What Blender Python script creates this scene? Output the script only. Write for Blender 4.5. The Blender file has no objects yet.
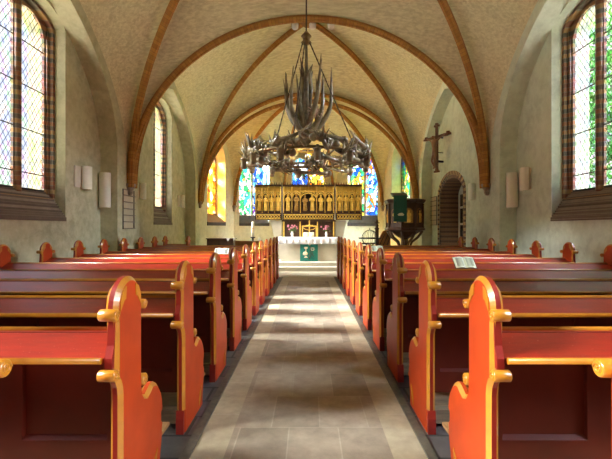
import bpy, math, random
from mathutils import Vector, Matrix
random.seed(7)
PI = math.pi
col = bpy.context.scene.collection
sc = bpy.context.scene

# ------------------------------------------------------------------ helpers
class MB:
    def __init__(s):
        s.v = []; s.f = []; s.mi = []; s.uv = {}; s.sm = []
    def face(s, idx, m=0, uv=None, smooth=False):
        s.f.append(tuple(idx)); s.mi.append(m); s.sm.append(smooth)
        if uv: s.uv[len(s.f) - 1] = uv
    def box(s, x0, x1, y0, y1, z0, z1, m=0, M=None):
        b = len(s.v)
        for z in (z0, z1):
            for p in ((x0, y0), (x1, y0), (x1, y1), (x0, y1)):
                q = Vector((p[0], p[1], z))
                s.v.append(M @ q if M else q)
        for q in ((3, 2, 1, 0), (4, 5, 6, 7), (0, 1, 5, 4), (1, 2, 6, 5), (2, 3, 7, 6), (3, 0, 4, 7)):
            s.face([b + i for i in q], m)
        return s
    def tube(s, pts, rad, n=8, m=0, caps=True, smooth=True):
        pts = [Vector(p) for p in pts]
        if not hasattr(rad, '__len__'): rad = [rad] * len(pts)
        b = len(s.v); N = None
        for i, p in enumerate(pts):
            t = (pts[min(i + 1, len(pts) - 1)] - pts[max(i - 1, 0)])
            t.normalize()
            if N is None:
                N = t.orthogonal().normalized()
            else:
                N = (N - t * N.dot(t))
                N = N.normalized() if N.length > 1e-6 else t.orthogonal().normalized()
            B = t.cross(N)
            for k in range(n):
                a = 2 * PI * k / n
                s.v.append(p + (N * math.cos(a) + B * math.sin(a)) * rad[i])
        for i in range(len(pts) - 1):
            for k in range(n):
                k2 = (k + 1) % n
                s.face((b + i * n + k, b + i * n + k2, b + (i + 1) * n + k2, b + (i + 1) * n + k), m, smooth=smooth)
        if caps:
            s.face([b + k for k in range(n)][::-1], m)
            e = b + (len(pts) - 1) * n
            s.face([e + k for k in range(n)], m)
        return s
    def lathe(s, prof, n=16, m=0, c=(0, 0, 0), sx=1, sy=1, smooth=True, ph=0):
        b = len(s.v); c = Vector(c)
        for r, z in prof:
            for k in range(n):
                a = 2 * PI * k / n + ph
                s.v.append(c + Vector((r * math.cos(a) * sx, r * math.sin(a) * sy, z)))
        for i in range(len(prof) - 1):
            for k in range(n):
                k2 = (k + 1) % n
                s.face((b + i * n + k, b + i * n + k2, b + (i + 1) * n + k2, b + (i + 1) * n + k), m, smooth=smooth)
        s.face([b + k for k in range(n)][::-1], m)
        e = b + (len(prof) - 1) * n
        s.face([e + k for k in range(n)], m)
        return s
    def ball(s, c, r, m=0, n=8, sz=1.0):
        pr = [(max(r * math.sin(PI * i / 6), 1e-4), -r * sz * math.cos(PI * i / 6)) for i in range(7)]
        return s.lathe(pr, n, m, c)
    def prism(s, poly, axis, a0, a1, m=0, M=None, smooth=False):
        """poly of 2D points; axis 'x': (y,z) , 'y': (x,z) , 'z': (x,y)"""
        b = len(s.v); n = len(poly)
        for a in (a0, a1):
            for p in poly:
                q = {'x': (a, p[0], p[1]), 'y': (p[0], a, p[1]), 'z': (p[0], p[1], a)}[axis]
                q = Vector(q); s.v.append(M @ q if M else q)
        s.face([b + i for i in range(n)][::-1], m); s.face([b + n + i for i in range(n)], m)
        for i in range(n):
            j = (i + 1) % n
            s.face((b + i, b + j, b + n + j, b + n + i), m, smooth=smooth)
        return s
    def add(s, vs, fs, m=0, smooth=False):
        b = len(s.v); s.v += [Vector(v) for v in vs]
        for f in fs: s.face([b + i for i in f], m, smooth=smooth)
        return s
    def build(s, name, mats, parent=None, loc=None, fixn=True):
        me = bpy.data.meshes.new(name)
        me.from_pydata([tuple(v) for v in s.v], [], s.f)
        if not isinstance(mats, (list, tuple)): mats = [mats]
        for m in mats: me.materials.append(m)
        for i, p in enumerate(me.polygons):
            p.material_index = s.mi[i]; p.use_smooth = s.sm[i]
        if s.uv:
            ul = me.uv_layers.new(name='UVMap')
            for i, p in enumerate(me.polygons):
                if i in s.uv:
                    for k, li in enumerate(p.loop_indices): ul.data[li].uv = s.uv[i][k]
        if fixn:
            import bmesh
            bm = bmesh.new(); bm.from_mesh(me)
            bmesh.ops.recalc_face_normals(bm, faces=bm.faces[:]); bm.to_mesh(me); bm.free()
        me.update()
        o = bpy.data.objects.new(name, me); col.objects.link(o)
        if parent: o.parent = parent
        if loc: o.location = loc
        return o

def tag(o, label=None, cat=None, group=None, kind=None):
    if label: o['label'] = label
    if cat: o['category'] = cat
    if group: o['group'] = group
    if kind: o['kind'] = kind
    return o
def empty(name, loc=(0, 0, 0), rz=0, label=None, cat=None, group=None, kind=None):
    o = bpy.data.objects.new(name, None); col.objects.link(o)
    o.location = loc; o.rotation_euler = (0, 0, rz); o.empty_display_size = .1
    return tag(o, label, cat, group, kind)
def struct(o): o['kind'] = 'structure'; return o
def copy_tree(o, parent=None):
    c = o.copy(); col.objects.link(c)
    if parent: c.parent = parent
    for ch in list(o.children): copy_tree(ch, c)
    return c

# ------------------------------------------------------------------ materials
class NT:
    def __init__(s, name):
        s.mat = bpy.data.materials.new(name); s.mat.use_nodes = True
        s.nt = s.mat.node_tree; s.nt.nodes.clear()
        s.out = s.nt.nodes.new('ShaderNodeOutputMaterial')
    def n(s, t, **kw):
        nd = s.nt.nodes.new(t)
        ins = kw.pop('ins', {})
        for k, v in kw.items(): setattr(nd, k, v)
        for k, v in ins.items():
            if isinstance(v, bpy.types.NodeSocket): s.nt.links.new(v, nd.inputs[k])
            else: nd.inputs[k].default_value = v
        return nd
    def l(s, a, b): s.nt.links.new(a, b)
    def math(s, op, a, b=None, c=None):
        ins = {0: a}
        if b is not None: ins[1] = b
        if c is not None: ins[2] = c
        return s.n('ShaderNodeMath', operation=op, ins=ins).outputs[0]
    def mix(s, f, a, b, bt='MIX'):
        nd = s.n('ShaderNodeMix', data_type='RGBA', blend_type=bt)
        for i, v in ((0, f), (6, a), (7, b)):
            if isinstance(v, bpy.types.NodeSocket): s.l(v, nd.inputs[i])
            else: nd.inputs[i].default_value = v
        return nd.outputs[2]
    def obj(s, sc=(1, 1, 1)):
        tc = s.n('ShaderNodeTexCoord')
        return s.n('ShaderNodeMapping', ins={'Vector': tc.outputs['Object'], 'Scale': sc}).outputs[0]
    def noise(s, vec, scale, detail=4, rough=.55, dist=0.0):
        return s.n('ShaderNodeTexNoise', ins={'Vector': vec, 'Scale': scale, 'Detail': detail, 'Roughness': rough, 'Distortion': dist}).outputs[0]
    def ramp(s, fac, stops, interp='LINEAR'):
        r = s.n('ShaderNodeValToRGB', ins={0: fac}); cr = r.color_ramp; cr.interpolation = interp
        while len(cr.elements) < len(stops): cr.elements.new(.5)
        for e, (p, c) in zip(cr.elements, stops):
            e.position = p; e.color = (*c, 1) if len(c) == 3 else c
        return r.outputs[0]
    def bsdf(s, color, rough=.6, metal=0, coat=0, bump=None, bstr=.2, bdist=.01, spec=.5, coat_r=.15):
        b = s.n('ShaderNodeBsdfPrincipled', ins={'Base Color': color if isinstance(color, bpy.types.NodeSocket) else (*color[:3], 1),
                'Roughness': rough, 'Metallic': metal, 'Coat Weight': coat, 'Specular IOR Level': spec, 'Coat Roughness': coat_r})
        if bump is not None:
            bp = s.n('ShaderNodeBump', ins={'Height': bump, 'Strength': bstr, 'Distance': bdist}); s.l(bp.outputs[0], b.inputs['Normal'])
        s.l(b.outputs[0], s.out.inputs[0]); return b
c4 = lambda c: (*c, 1)

def m_noisy(name, c1, c2, scale=8, rough=.6, metal=0, coat=0, bstr=.15, stretch=(1, 1, 1), bdist=.005, spec=.5, coat_r=.15):
    t = NT(name); v = t.obj(stretch); n = t.noise(v, scale)
    t.bsdf(t.mix(t.ramp(n, [(.3, (0, 0, 0)), (.7, (1, 1, 1))]), c4(c1), c4(c2)), rough, metal, coat, n, bstr, bdist, spec, coat_r)
    return t.mat
def m_plaster(name, c1, c2, c3, strokes=False, big=.6):
    t = NT(name); v = t.obj()
    n1 = t.noise(v, big, 5, .6, .3); n2 = t.noise(v, 6, 6, .65); n3 = t.noise(v, 45, 3)
    if strokes:
        vs = t.n('ShaderNodeMapping', ins={'Vector': v, 'Rotation': (.5, .3, .8), 'Scale': (1.6, 13, 13)}).outputs[0]
        n2 = t.noise(vs, 1.6, 5, .62, .4)
    a = t.mix(t.ramp(n1, [(.3, (0, 0, 0)), (.7, (1, 1, 1))]), c4(c1), c4(c2))
    b = t.mix(t.math('MULTIPLY', t.ramp(n2, [(.38, (1, 1, 1)), (.62, (0, 0, 0))]), .75 if strokes else .55), a, c4(c3))
    b = t.mix(t.math('MULTIPLY', t.ramp(t.noise(v, 2.3, 6, .7, .6), [(.52, (0, 0, 0)), (.72, (1, 1, 1))]), .20 if strokes else .35), b, c4(tuple(x * .55 for x in c2)))
    h = t.math('ADD', t.math('MULTIPLY', n2, .8), t.math('MULTIPLY', n3, .3))
    t.bsdf(b, .9, bump=h, bstr=.35, bdist=.02, spec=.15)
    return t.mat
def m_brick(name, cols, mortar, bw, rh, ms=.012, rough=.8, uv=False, rot=(0, 0, 0), bstr=.4, off=.5, noise_amt=.3, loc=(0, 0, 0)):
    t = NT(name); tc = t.n('ShaderNodeTexCoord')
    v = t.n('ShaderNodeMapping', ins={'Vector': tc.outputs['UV' if uv else 'Object'], 'Rotation': rot, 'Location': loc}).outputs[0]
    b = t.n('ShaderNodeTexBrick', offset=off, ins={'Vector': v, 'Color1': c4(cols[0]), 'Color2': c4(cols[1]), 'Mortar': c4(mortar), 'Scale': 1.0,
            'Mortar Size': ms, 'Mortar Smooth': .2, 'Bias': 0.0, 'Brick Width': bw, 'Row Height': rh})
    n = t.noise(v, 7, 6, .65); n2 = t.noise(v, 60, 3)
    dark = t.mix(noise_amt, b.outputs[0], t.ramp(n, [(.3, (.15, .13, .11)), (.7, (1, .97, .9))]), 'MULTIPLY')
    h = t.math('SUBTRACT', t.math('MULTIPLY', n2, .15), b.outputs[1])
    t.bsdf(dark, rough, bump=h, bstr=bstr, bdist=.01, spec=.3)
    return t.mat

M = {}
M['plaster'] = m_plaster('wall_plaster', (.52, .52, .34), (.38, .38, .25), (.65, .65, .45))
M['plaster_r'] = m_plaster('wall_plaster_lit', (.66, .74, .60), (.50, .57, .45), (.76, .84, .70))  # right wall: same plaster, the brighter light on it put into the colour
M['vault'] = m_plaster('vault_plaster', (.70, .66, .41), (.55, .50, .31), (.88, .84, .59), True)
M['apse'] = m_plaster('apse_plaster', (.64, .61, .44), (.53, .50, .35), (.74, .71, .53))
M['rib'] = m_brick('rib_brick', ((.52, .27, .065), (.40, .19, .045)), (.33, .17, .05), .085, .5, .007, .75, uv=True, bstr=.5, off=0, noise_amt=.25)
M['corbel'] = m_noisy('corbel_stone', (.30, .25, .18), (.42, .36, .27), 14, .8)
def m_jamb(name):
    t = NT(name); tc = t.n('ShaderNodeTexCoord'); s = t.n('ShaderNodeSeparateXYZ', ins={0: tc.outputs['Object']})
    z = s.outputs[2]; row = t.math('FLOOR', t.math('DIVIDE', z, .080))
    wn = t.n('ShaderNodeTexWhiteNoise', noise_dimensions='1D', ins={'W': row}).outputs[0]
    alt = t.math('MODULO', t.math('ABSOLUTE', row), 2.0)
    lightc = t.ramp(wn, [(0, (.50, .30, .12)), (.35, (.40, .17, .08)), (.7, (.52, .38, .18))], 'CONSTANT')
    darkc = t.ramp(wn, [(0, (.16, .12, .08)), (.4, (.26, .11, .06)), (.7, (.14, .13, .10))], 'CONSTANT')
    c = t.mix(alt, lightc, darkc)
    fr = t.math('FRACT', t.math('DIVIDE', z, .080)); mort = t.math('LESS_THAN', fr, .12)
    c = t.mix(mort, c, (.30, .27, .21, 1))
    c = t.mix(1.0, c, (.72, .72, .66, 1), 'MULTIPLY')
    t.bsdf(c, .45, bump=t.math('SUBTRACT', 1.0, mort), bstr=.5, bdist=.006); return t.mat
M['jamb'] = m_jamb('glazed_brick_courses')
M['sill'] = m_brick('sill_brick', ((.20, .16, .12), (.12, .095, .07)), (.30, .26, .20), .14, .045, .008, .7, rot=(PI / 2, 0, PI / 2), bstr=.6)
M['darksill'] = m_noisy('dark_sill_slate', (.035, .022, .016), (.07, .045, .03), 8, .6)
M['lead'] = m_noisy('dark_iron', (.02, .02, .022), (.05, .045, .04), 30, .5, .6)
M['orange'] = m_noisy('orange_red_paint', (.42, .046, .006), (.33, .034, .005), 6, .45, coat=.06, bstr=.04, spec=.3, coat_r=.22)
M['edge'] = m_noisy('dark_red_paint', (.20, .012, .008), (.26, .018, .010), 10, .35, coat=.4, bstr=.05)
M['yellow'] = m_noisy('ochre_yellow_paint', (.52, .21, .012), (.38, .14, .010), 10, .35, coat=.5, bstr=.05)
def m_wine():
    t = NT('wine_red_varnish'); v = t.obj((1, 5, 5)); n = t.noise(v, 3, 6, .7); sp = t.noise(t.obj(), 130, 2, .5)
    spk = t.ramp(sp, [(.70, (0, 0, 0)), (.76, (1, 1, 1))])
    c = t.mix(t.ramp(n, [(.3, (0, 0, 0)), (.7, (1, 1, 1))]), (.17, .008, .004, 1), (.30, .020, .006, 1))
    c = t.mix(t.math('MULTIPLY', spk, .5), c, (.6, .38, .3, 1))
    r = t.math('ADD', t.math('MULTIPLY', n, .12), .28)
    b = t.bsdf(c, .3, coat=.22, bump=t.noise(t.obj(), 40, 4), bstr=.06, bdist=.004, coat_r=.22); t.l(r, b.inputs['Roughness'])
    return t.mat
M['wine'] = m_wine()
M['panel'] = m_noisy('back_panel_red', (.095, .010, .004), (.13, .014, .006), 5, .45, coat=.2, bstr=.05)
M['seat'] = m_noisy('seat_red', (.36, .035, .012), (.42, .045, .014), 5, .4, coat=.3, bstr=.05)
M['beam'] = m_noisy('worn_grey_beam', (.34, .28, .18), (.20, .16, .11), 18, .7, stretch=(.4, 3, 3))
M['board'] = m_noisy('oak_footboard', (.26, .13, .045), (.36, .20, .08), 9, .6, stretch=(.3, 5, 5))
M['slab'] = m_brick('aisle_slabs', ((.460, .400, .300), (.320, .276, .208)), (.46, .41, .31), .33, .50, .005, .62, bstr=.3, off=.37, noise_amt=.45, loc=(.13, .29, 0))
M['border'] = m_brick('aisle_border_slabs', ((.54, .48, .33), (.47, .42, .29)), (.54, .48, .35), 1.5, .60, .006, .6, bstr=.3, off=0, noise_amt=.4, loc=(.75, .1, 0))
M['kerb'] = m_noisy('slate_kerb', (.055, .056, .050), (.12, .12, .080), 20, .5)
M['tile'] = m_brick('nave_floor_tiles', ((.15, .075, .035), (.10, .06, .035)), (.20, .17, .13), .30, .30, .01, .6, noise_amt=.4)
M['slate'] = m_brick('slate_slabs', ((.10, .080, .095), (.15, .15, .135)), (.05, .05, .045), .32, .26, .012, .55, noise_amt=.4)
M['choir'] = m_brick('choir_floor', ((.52, .47, .35), (.47, .42, .31)), (.40, .35, .26), .60, .60, .006, .6, noise_amt=.25)
M['altarstone'] = m_noisy('altar_stone', (.58, .54, .43), (.50, .46, .36), 5, .75)
M['linen'] = m_noisy('white_linen', (.80, .80, .82), (.74, .74, .77), 30, .85)
M['teal'] = m_noisy('teal_cloth', (.010, .17, .14), (.015, .22, .17), 18, .8)
M['tealdark'] = m_noisy('dark_green_cloth', (.010, .075, .055), (.014, .10, .07), 18, .8)
M['cream'] = m_noisy('cream_applique', (.80, .72, .50), (.75, .68, .50), 20, .7)
M['gold'] = m_noisy('old_gold', (.95, .66, .14), (.82, .52, .09), 26, .42, 0, bstr=.4)
M['golddark'] = m_noisy('dark_gilding', (.55, .33, .07), (.34, .19, .045), 20, .5, 0, bstr=.4)  # deeper gilding tone for some figures and pulpit panels
M['oak'] = m_noisy('dark_carved_oak', (.045, .020, .010), (.085, .040, .018), 12, .4, coat=.25, stretch=(1, 1, .3))
M['midwood'] = m_noisy('brown_wood', (.26, .11, .03), (.34, .16, .05), 10, .45, stretch=(1, 1, .3))
M['crosswood'] = m_noisy('crucifix_wood', (.12, .045, .022), (.18, .075, .035), 12, .5)
M['corpus'] = m_noisy('carved_figure_wood', (.22, .10, .05), (.30, .15, .08), 12, .5)
M['porcelain'] = m_noisy('white_porcelain', (.82, .80, .74), (.78, .76, .70), 10, .25)
M['pink'] = m_noisy('pink_petals', (.70, .16, .30), (.80, .36, .46), 60, .7)
M['leaf'] = m_noisy('green_leaves', (.05, .14, .02), (.10, .22, .04), 30, .6)
M['antler'] = m_noisy('antler', (.06, .048, .022), (.36, .31, .18), 7, .35, bstr=.4, stretch=(1, 1, 1), coat=.3)
M['antlertip'] = m_noisy('antler_burr', (.72, .58, .48), (.60, .46, .36), 20, .5)
M['rope'] = m_noisy('dark_rope', (.05, .035, .02), (.10, .07, .04), 60, .8)
M['brass'] = m_noisy('aged_brass', (.16, .11, .05), (.26, .18, .08), 30, .35, .7)
M['lampgrey'] = m_noisy('grey_shade', (.84, .86, .74), (.78, .80, .68), 12, .5)
M['lampback'] = m_noisy('pale_plate', (.66, .63, .52), (.60, .57, .47), 12, .5)
M['white'] = m_noisy('white_door_paint', (.72, .70, .62), (.66, .64, .56), 5, .45)
M['darkglass'] = m_noisy('dark_glazing', (.05, .05, .045), (.09, .085, .07), 4, .15)
M['nicheb'] = m_noisy('brown_brick', (.30, .16, .08), (.24, .12, .06), 20, .7)
M['niche'] = m_brick('niche_brick', ((.33, .15, .07), (.24, .10, .05)), (.42, .36, .26), .24, .10, .012, .7, rot=(PI / 2, 0, 0), bstr=.5)
M['nichedark'] = m_noisy('dark_brown_brick', (.10, .045, .025), (.16, .075, .04), 20, .6)
M['nicheyel'] = m_noisy('ochre_brick', (.52, .36, .17), (.44, .28, .12), 20, .7)
M['paper'] = m_noisy('pale_paper', (.72, .80, .60), (.66, .74, .55), 40, .8)
M['paperw'] = m_noisy('white_paper', (.80, .80, .74), (.74, .74, .68), 40, .8)
M['ink'] = m_noisy('grey_print', (.35, .40, .30), (.42, .46, .36), 60, .8)
M['cover'] = m_noisy('dark_book_cover', (.03, .05, .04), (.05, .07, .05), 20, .6)
M['boardframe'] = m_noisy('dark_slat', (.17, .15, .11), (.24, .21, .16), 20, .5)
M['boardface'] = m_noisy('board_face', (.60, .54, .38), (.54, .48, .33), 8, .7)
M['wax'] = m_noisy('cream_wax', (.82, .76, .58), (.78, .70, .50), 10, .5)
M['waxmark'] = m_noisy('orange_mark', (.70, .25, .05), (.6, .18, .04), 10, .5)
M['ground_pale'] = m_noisy('bounce_ground', (.42, .36, .27), (.50, .43, .33), 3, .9)  # outdoor ground, pale tone chosen to bounce daylight up onto the vault
M['bark'] = m_noisy('bark', (.10, .07, .05), (.16, .12, .08), 12, .9)

def m_clear():
    t = NT('leaded_clear_glass'); tc = t.n('ShaderNodeTexCoord'); s = t.n('ShaderNodeSeparateXYZ', ins={0: tc.outputs['Object']})
    a = t.math('DIVIDE', s.outputs[1], .115); b = t.math('DIVIDE', s.outputs[2], .165)
    def line(e): return t.math('LESS_THAN', t.math('ABSOLUTE', t.math('SUBTRACT', t.math('FRACT', e), .5)), .058)
    ln = t.math('MAXIMUM', line(t.math('ADD', a, b)), line(t.math('SUBTRACT', a, b)))
    fl = t.math('ADD', t.math('FLOOR', t.math('ADD', a, b)), t.math('MULTIPLY', t.math('FLOOR', t.math('SUBTRACT', a, b)), 17.3))
    wn = t.n('ShaderNodeTexWhiteNoise', noise_dimensions='1D', ins={'W': fl}).outputs[0]
    tint = t.ramp(wn, [(0, (.27, .30, .40)), (.25, (.42, .44, .46)), (.5, (.38, .30, .42)), (.7, (.30, .42, .33)), (.85, (.44, .40, .38))], 'CONSTANT')
    tr = t.n('ShaderNodeBsdfTransparent', ins={0: tint})
    ld = t.n('ShaderNodeBsdfPrincipled', ins={'Base Color': (.06, .06, .07, 1), 'Roughness': .5, 'Metallic': .3})
    mx = t.n('ShaderNodeMixShader', ins={0: ln, 1: tr.outputs[0], 2: ld.outputs[0]})
    t.l(mx.outputs[0], t.out.inputs[0]); return t.mat
M['clear'] = m_clear()
SPOT = 190; SKY = 2.6; SKYGLOW = 4.0; STG = 1.9 / SKY
def m_stained(name, stops, scale=5.5, seed=0.0, g=STG):
    t = NT(name); v = t.n('ShaderNodeMapping', ins={'Vector': t.obj(), 'Location': (seed, seed * 1.7, seed * .6), 'Scale': (1, 1, .75)}).outputs[0]
    nz = t.n('ShaderNodeTexNoise', ins={'Vector': v, 'Scale': 1.6, 'Detail': 2.0}).outputs[1]
    vv = t.n('ShaderNodeVectorMath', operation='MULTIPLY_ADD', ins={0: nz, 1: (.5, .5, .5), 2: v}).outputs[0]
    vo = t.n('ShaderNodeTexVoronoi', ins={'Vector': vv, 'Scale': scale}); vc = vo.outputs['Color']
    big = t.noise(v, .9, 3, .6)
    sx = t.n('ShaderNodeSeparateColor', ins={0: vc}).outputs[0]
    f = t.math('ADD', t.math('MULTIPLY', sx, .5), t.math('MULTIPLY', t.math('SUBTRACT', big, .25), 1.0))
    c = t.ramp(f, [(p, tuple(x * g for x in cc)) for p, cc in stops], 'CONSTANT')
    de = t.n('ShaderNodeTexVoronoi', feature='DISTANCE_TO_EDGE', ins={'Vector': vv, 'Scale': scale}).outputs['Distance']
    ln = t.math('LESS_THAN', de, .045)
    tr = t.n('ShaderNodeBsdfTransparent', ins={0: c})
    ld = t.n('ShaderNodeBsdfPrincipled', ins={'Base Color': (.03, .03, .035, 1), 'Roughness': .5})
    mx = t.n('ShaderNodeMixShader', ins={0: ln, 1: tr.outputs[0], 2: ld.outputs[0]})
    t.l(mx.outputs[0], t.out.inputs[0]); return t.mat
W = (1, .96, .88); OR = (1, .28, .02); YE = (1, .68, .08); RD = (.75, .06, .02); BL = (.02, .12, .80); LB = (.15, .55, 1); GR = (.06, .50, .18); TQ = (.08, .60, .62); PU = (.25, .05, .45)
S = {
 'flame': m_stained('stained_flame', [(0, RD), (.22, OR), (.38, YE), (.5, W), (.62, OR), (.74, YE), (.9, RD)], seed=1),
 'greenfire': m_stained('stained_green_fire', [(0, OR), (.2, YE), (.32, W), (.45, GR), (.58, TQ), (.68, W), (.8, GR), (.9, OR)], seed=4),
 'bluewhite': m_stained('stained_blue_white', [(0, BL), (.25, LB), (.4, W), (.55, BL), (.65, W), (.75, PU), (.85, LB)], seed=8),
 'skyblue': m_stained('stained_sky', [(0, GR), (.2, LB), (.4, W), (.52, BL), (.62, LB), (.75, W), (.88, TQ)], seed=13),
 'gold': m_stained('stained_gold', [(0, OR), (.25, YE), (.42, W), (.55, YE), (.7, OR), (.85, RD)], seed=17),
 'bluemix': m_stained('stained_blue_mix', [(0, BL), (.22, LB), (.36, W), (.46, BL), (.56, LB), (.64, OR), (.72, BL), (.84, GR)], seed=23),
 'meadow': m_stained('stained_meadow', [(0, BL), (.2, GR), (.36, YE), (.48, W), (.58, GR), (.7, TQ), (.82, YE)], seed=31),
}

# ------------------------------------------------------------------ geometry of the church
YB = [-2.85, 3.30, 9.44, 15.58]; XP = 4.25; XR = 4.63; XO = 5.35
SPR = 2.40
def hfun(u, e=0.0):
    u = min(abs(u), 1.0); return math.sqrt(max((1 + e) ** 2 - (u + e) ** 2, 0)) / math.sqrt((1 + e) ** 2 - e * e)
def arch_outline(c, hw, z0, zs, R, e=0.0, n=20):
    pts = [(c - hw, z0)]
    for i in range(n + 1):
        u = -math.cos(PI * i / n); pts.append((c + hw * u, zs + R * hfun(u, e)))
    pts.append((c + hw, z0)); return pts
def filled(outline, holes, t0, t1):
    """triangulated slab with holes: verts (u, v, w) and faces"""
    cu = bpy.data.curves.new('tmp', 'CURVE'); cu.dimensions = '2D'; cu.fill_mode = 'BOTH'; cu.extrude = abs(t1 - t0) / 2
    for poly in [outline] + holes:
        sp = cu.splines.new('POLY'); sp.points.add(len(poly) - 1); sp.use_cyclic_u = True
        for p, q in zip(sp.points, poly): p.co = (q[0], q[1], 0, 1)
    o = bpy.data.objects.new('tmp', cu); col.objects.link(o)
    dg = bpy.context.evaluated_depsgraph_get(); dg.update()
    me = o.evaluated_get(dg).to_mesh()
    mid = (t0 + t1) / 2
    vs = [(v.co.x, v.co.y, v.co.z + mid) for v in me.vertices]; fs = [tuple(p.vertices) for p in me.polygons]
    o.evaluated_get(dg).to_mesh_clear(); bpy.data.objects.remove(o); bpy.data.curves.remove(cu)
    return vs, fs
def side_map(s):  # (u=y, v=z, w=distance outwards)
    return lambda p: (s * p[2], p[0], p[1])
def slab(mb, outline, holes, t0, t1, f, m=0):
    vs, fs = filled(outline, holes, t0, t1)
    mb.add([f(v) for v in vs], fs, m)

# window openings on each side: (centre, half width, sill z, spring z, rise, lights)
WIN = {-1: [(.225, 1.25, 1.51, 5.08, .35, 3), (6.37, 1.25, 1.51, 5.08, .35, 3), (12.75, .80, 1.48, 4.95, .50, 2)],
        1: [(.225, 1.25, 1.51, 5.08, .35, 3), (6.37, 1.25, 1.51, 5.08, .35, 3)]}
DOOR = (13.02, 1.12, 0.0, 2.45, .62)
centres = [(YB[i] + YB[i + 1]) / 2 for i in range(3)]
for s, nm in ((-1, 'wall_left'), (1, 'wall_right')):
    mb = MB(); f = side_map(s)
    rect = [(YB[0] - .3, -.3), (YB[3], -.3), (YB[3], 8.6), (YB[0] - .3, 8.6)]
    slab(mb, rect, [arch_outline(c, 2.53, -.1, 3.0, 2.7, .5, 28) for c in centres], XP, XR, f)
    holes = [arch_outline(c, hw, z0, zs, R, 0, 20) for (c, hw, z0, zs, R, n) in WIN[s]]
    if s == 1: holes.append(arch_outline(DOOR[0], DOOR[1], -.1, DOOR[3], DOOR[4], 0, 20))
    slab(mb, rect, holes, XR, XO, f)
    struct(mb.build(nm, M['plaster' if s < 0 else 'plaster_r']))

# windows of the nave
def nave_window(idx, s, c, hw, z0, zs, R, nl):
    root = empty('window_%d' % idx, (s * XR, c, z0), kind='structure')
    L = Vector(root.location)
    f0 = side_map(s); f = lambda p: tuple(Vector(f0(p)) - L)
    jb = .165 if nl == 3 else .11; zg = 2.02
    gx0, gx1 = c - hw + jb, c + hw - jb; mw = .17 if nl == 3 else .09
    lw = (gx1 - gx0 - mw * (nl - 1)) / nl
    ghw = hw - jb
    lights = []
    for k in range(nl):
        a = gx0 + k * (lw + mw); b = a + lw
        pts = [(a, zg)]
        for i in range(11):
            y = a + lw * i / 10; t = (2 * i / 10 - 1)
            zz = zs - .10 + (R + .02) * hfun((y - c) / ghw, 0) * .9 - .10 * t * t
            pts.append((y, zz))
        pts.append((b, zg)); lights.append(pts)
    # brick frame in two stepped orders
    mb = MB()
    outl = arch_outline(c, hw + .002, 1.9, zs, R + .002, 0, 20)
    slab(mb, outl, lights, XR + .30, XR + .345, f)
    inner = arch_outline(c, hw - .065, 1.89, zs - .04, R - .02, 0, 20)
    slab(mb, outl, [inner], XR + .20, XR + .30, f)
    # roll mullions in front
    for k in range(nl - 1):
        y = gx0 + (k + 1) * lw + k * mw + mw / 2
        mb.tube([f((y, zg - .05, XR + .29)), f((y, zs + R * hfun((y - c) / hw) - .06, XR + .29))], mw * .36, 8)
    for sg in (-1, 1):
        y = c + sg * (hw - .085)
        mb.tube([f((y, zg - .05, XR + .29)), f((y, zs - .02, XR + .29))], .03, 8)
    mb.build('brick_frame', M['jamb'], root)
    # sill: stepped brick slope
    n = 12; prof = [(XR - .02, z0 - .03)]
    for i in range(n):
        x = XR - .02 + (.34) * i / n; z = z0 + (zg - z0) * (i + 1) / n
        prof.append((x, z)); prof.append((XR - .02 + .34 * (i + 1) / n, z + .006))
    prof.append((XR + .34, z0 - .03))
    m2 = MB()
    b = len(m2.v)
    pts2 = [[f((y, p[1], p[0])) for p in prof] for y in (c - hw - .001, c + hw + .001)]
    N = len(prof); m2.v += [Vector(p) for p in pts2[0] + pts2[1]]
    m2.face(range(N)); m2.face(range(N, 2 * N))
    for i in range(N): m2.face((i, (i + 1) % N, N + (i + 1) % N, N + i))
    m2.build('sill', M['sill'], root)
    # panes and bars
    for k, pts in enumerate(lights):
        m3 = MB(); vs = [f((p[0], p[1], XR + .325)) for p in pts]
        m3.v += [Vector(v) for v in vs]; m3.face(range(len(vs)))
        pane = m3.build('pane', M['clear'], root)
        m4 = MB(); a, b2 = pts[0][0], pts[-1][0]
        zb = zg + .30
        m4.tube([f((a, zg + .02, XR + .31)), f((b2, zg + .02, XR + .31))], .018, 6)
        while zb < zs - .1:
            m4.tube([f((a, zb, XR + .31)), f((b2, zb, XR + .31))], .011, 6); zb += .76
        m4.build('glazing_bar', M['lead'], root)
    # light portal
    ld = bpy.data.lights.new('daylight', 'AREA'); ld.shape = 'RECTANGLE'; ld.size = 2 * hw; ld.size_y = zs - zg + .3
    ld.cycles.is_portal = True
    lo = bpy.data.objects.new('daylight', ld); col.objects.link(lo)
    lo.location = (s * (XO + .02), c, (zs + zg) / 2 + .15)
    lo.rotation_euler = (0, s * PI / 2, 0)
    return root
wi = 1
for s in (-1, 1):
    for w in WIN[s]:
        nave_window(wi, s, *w); wi += 1

# west wall behind the camera with its window
mb = MB(); fb = lambda p: (p[0], YB[0] - p[2], p[1])
slab(mb, [(-XO, -.3), (XO, -.3), (XO, 8.6), (-XO, 8.6)], [], 0, .4, fb)
struct(mb.build('wall_back', M['plaster']))

# door niche on the right
c, hw, z0, zs, R = DOOR
dr = empty('door_1', (XR, c, 0), kind='structure'); L = Vector(dr.location)
f1 = side_map(1); f = lambda p: tuple(Vector(f1(p)) - L)
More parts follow.
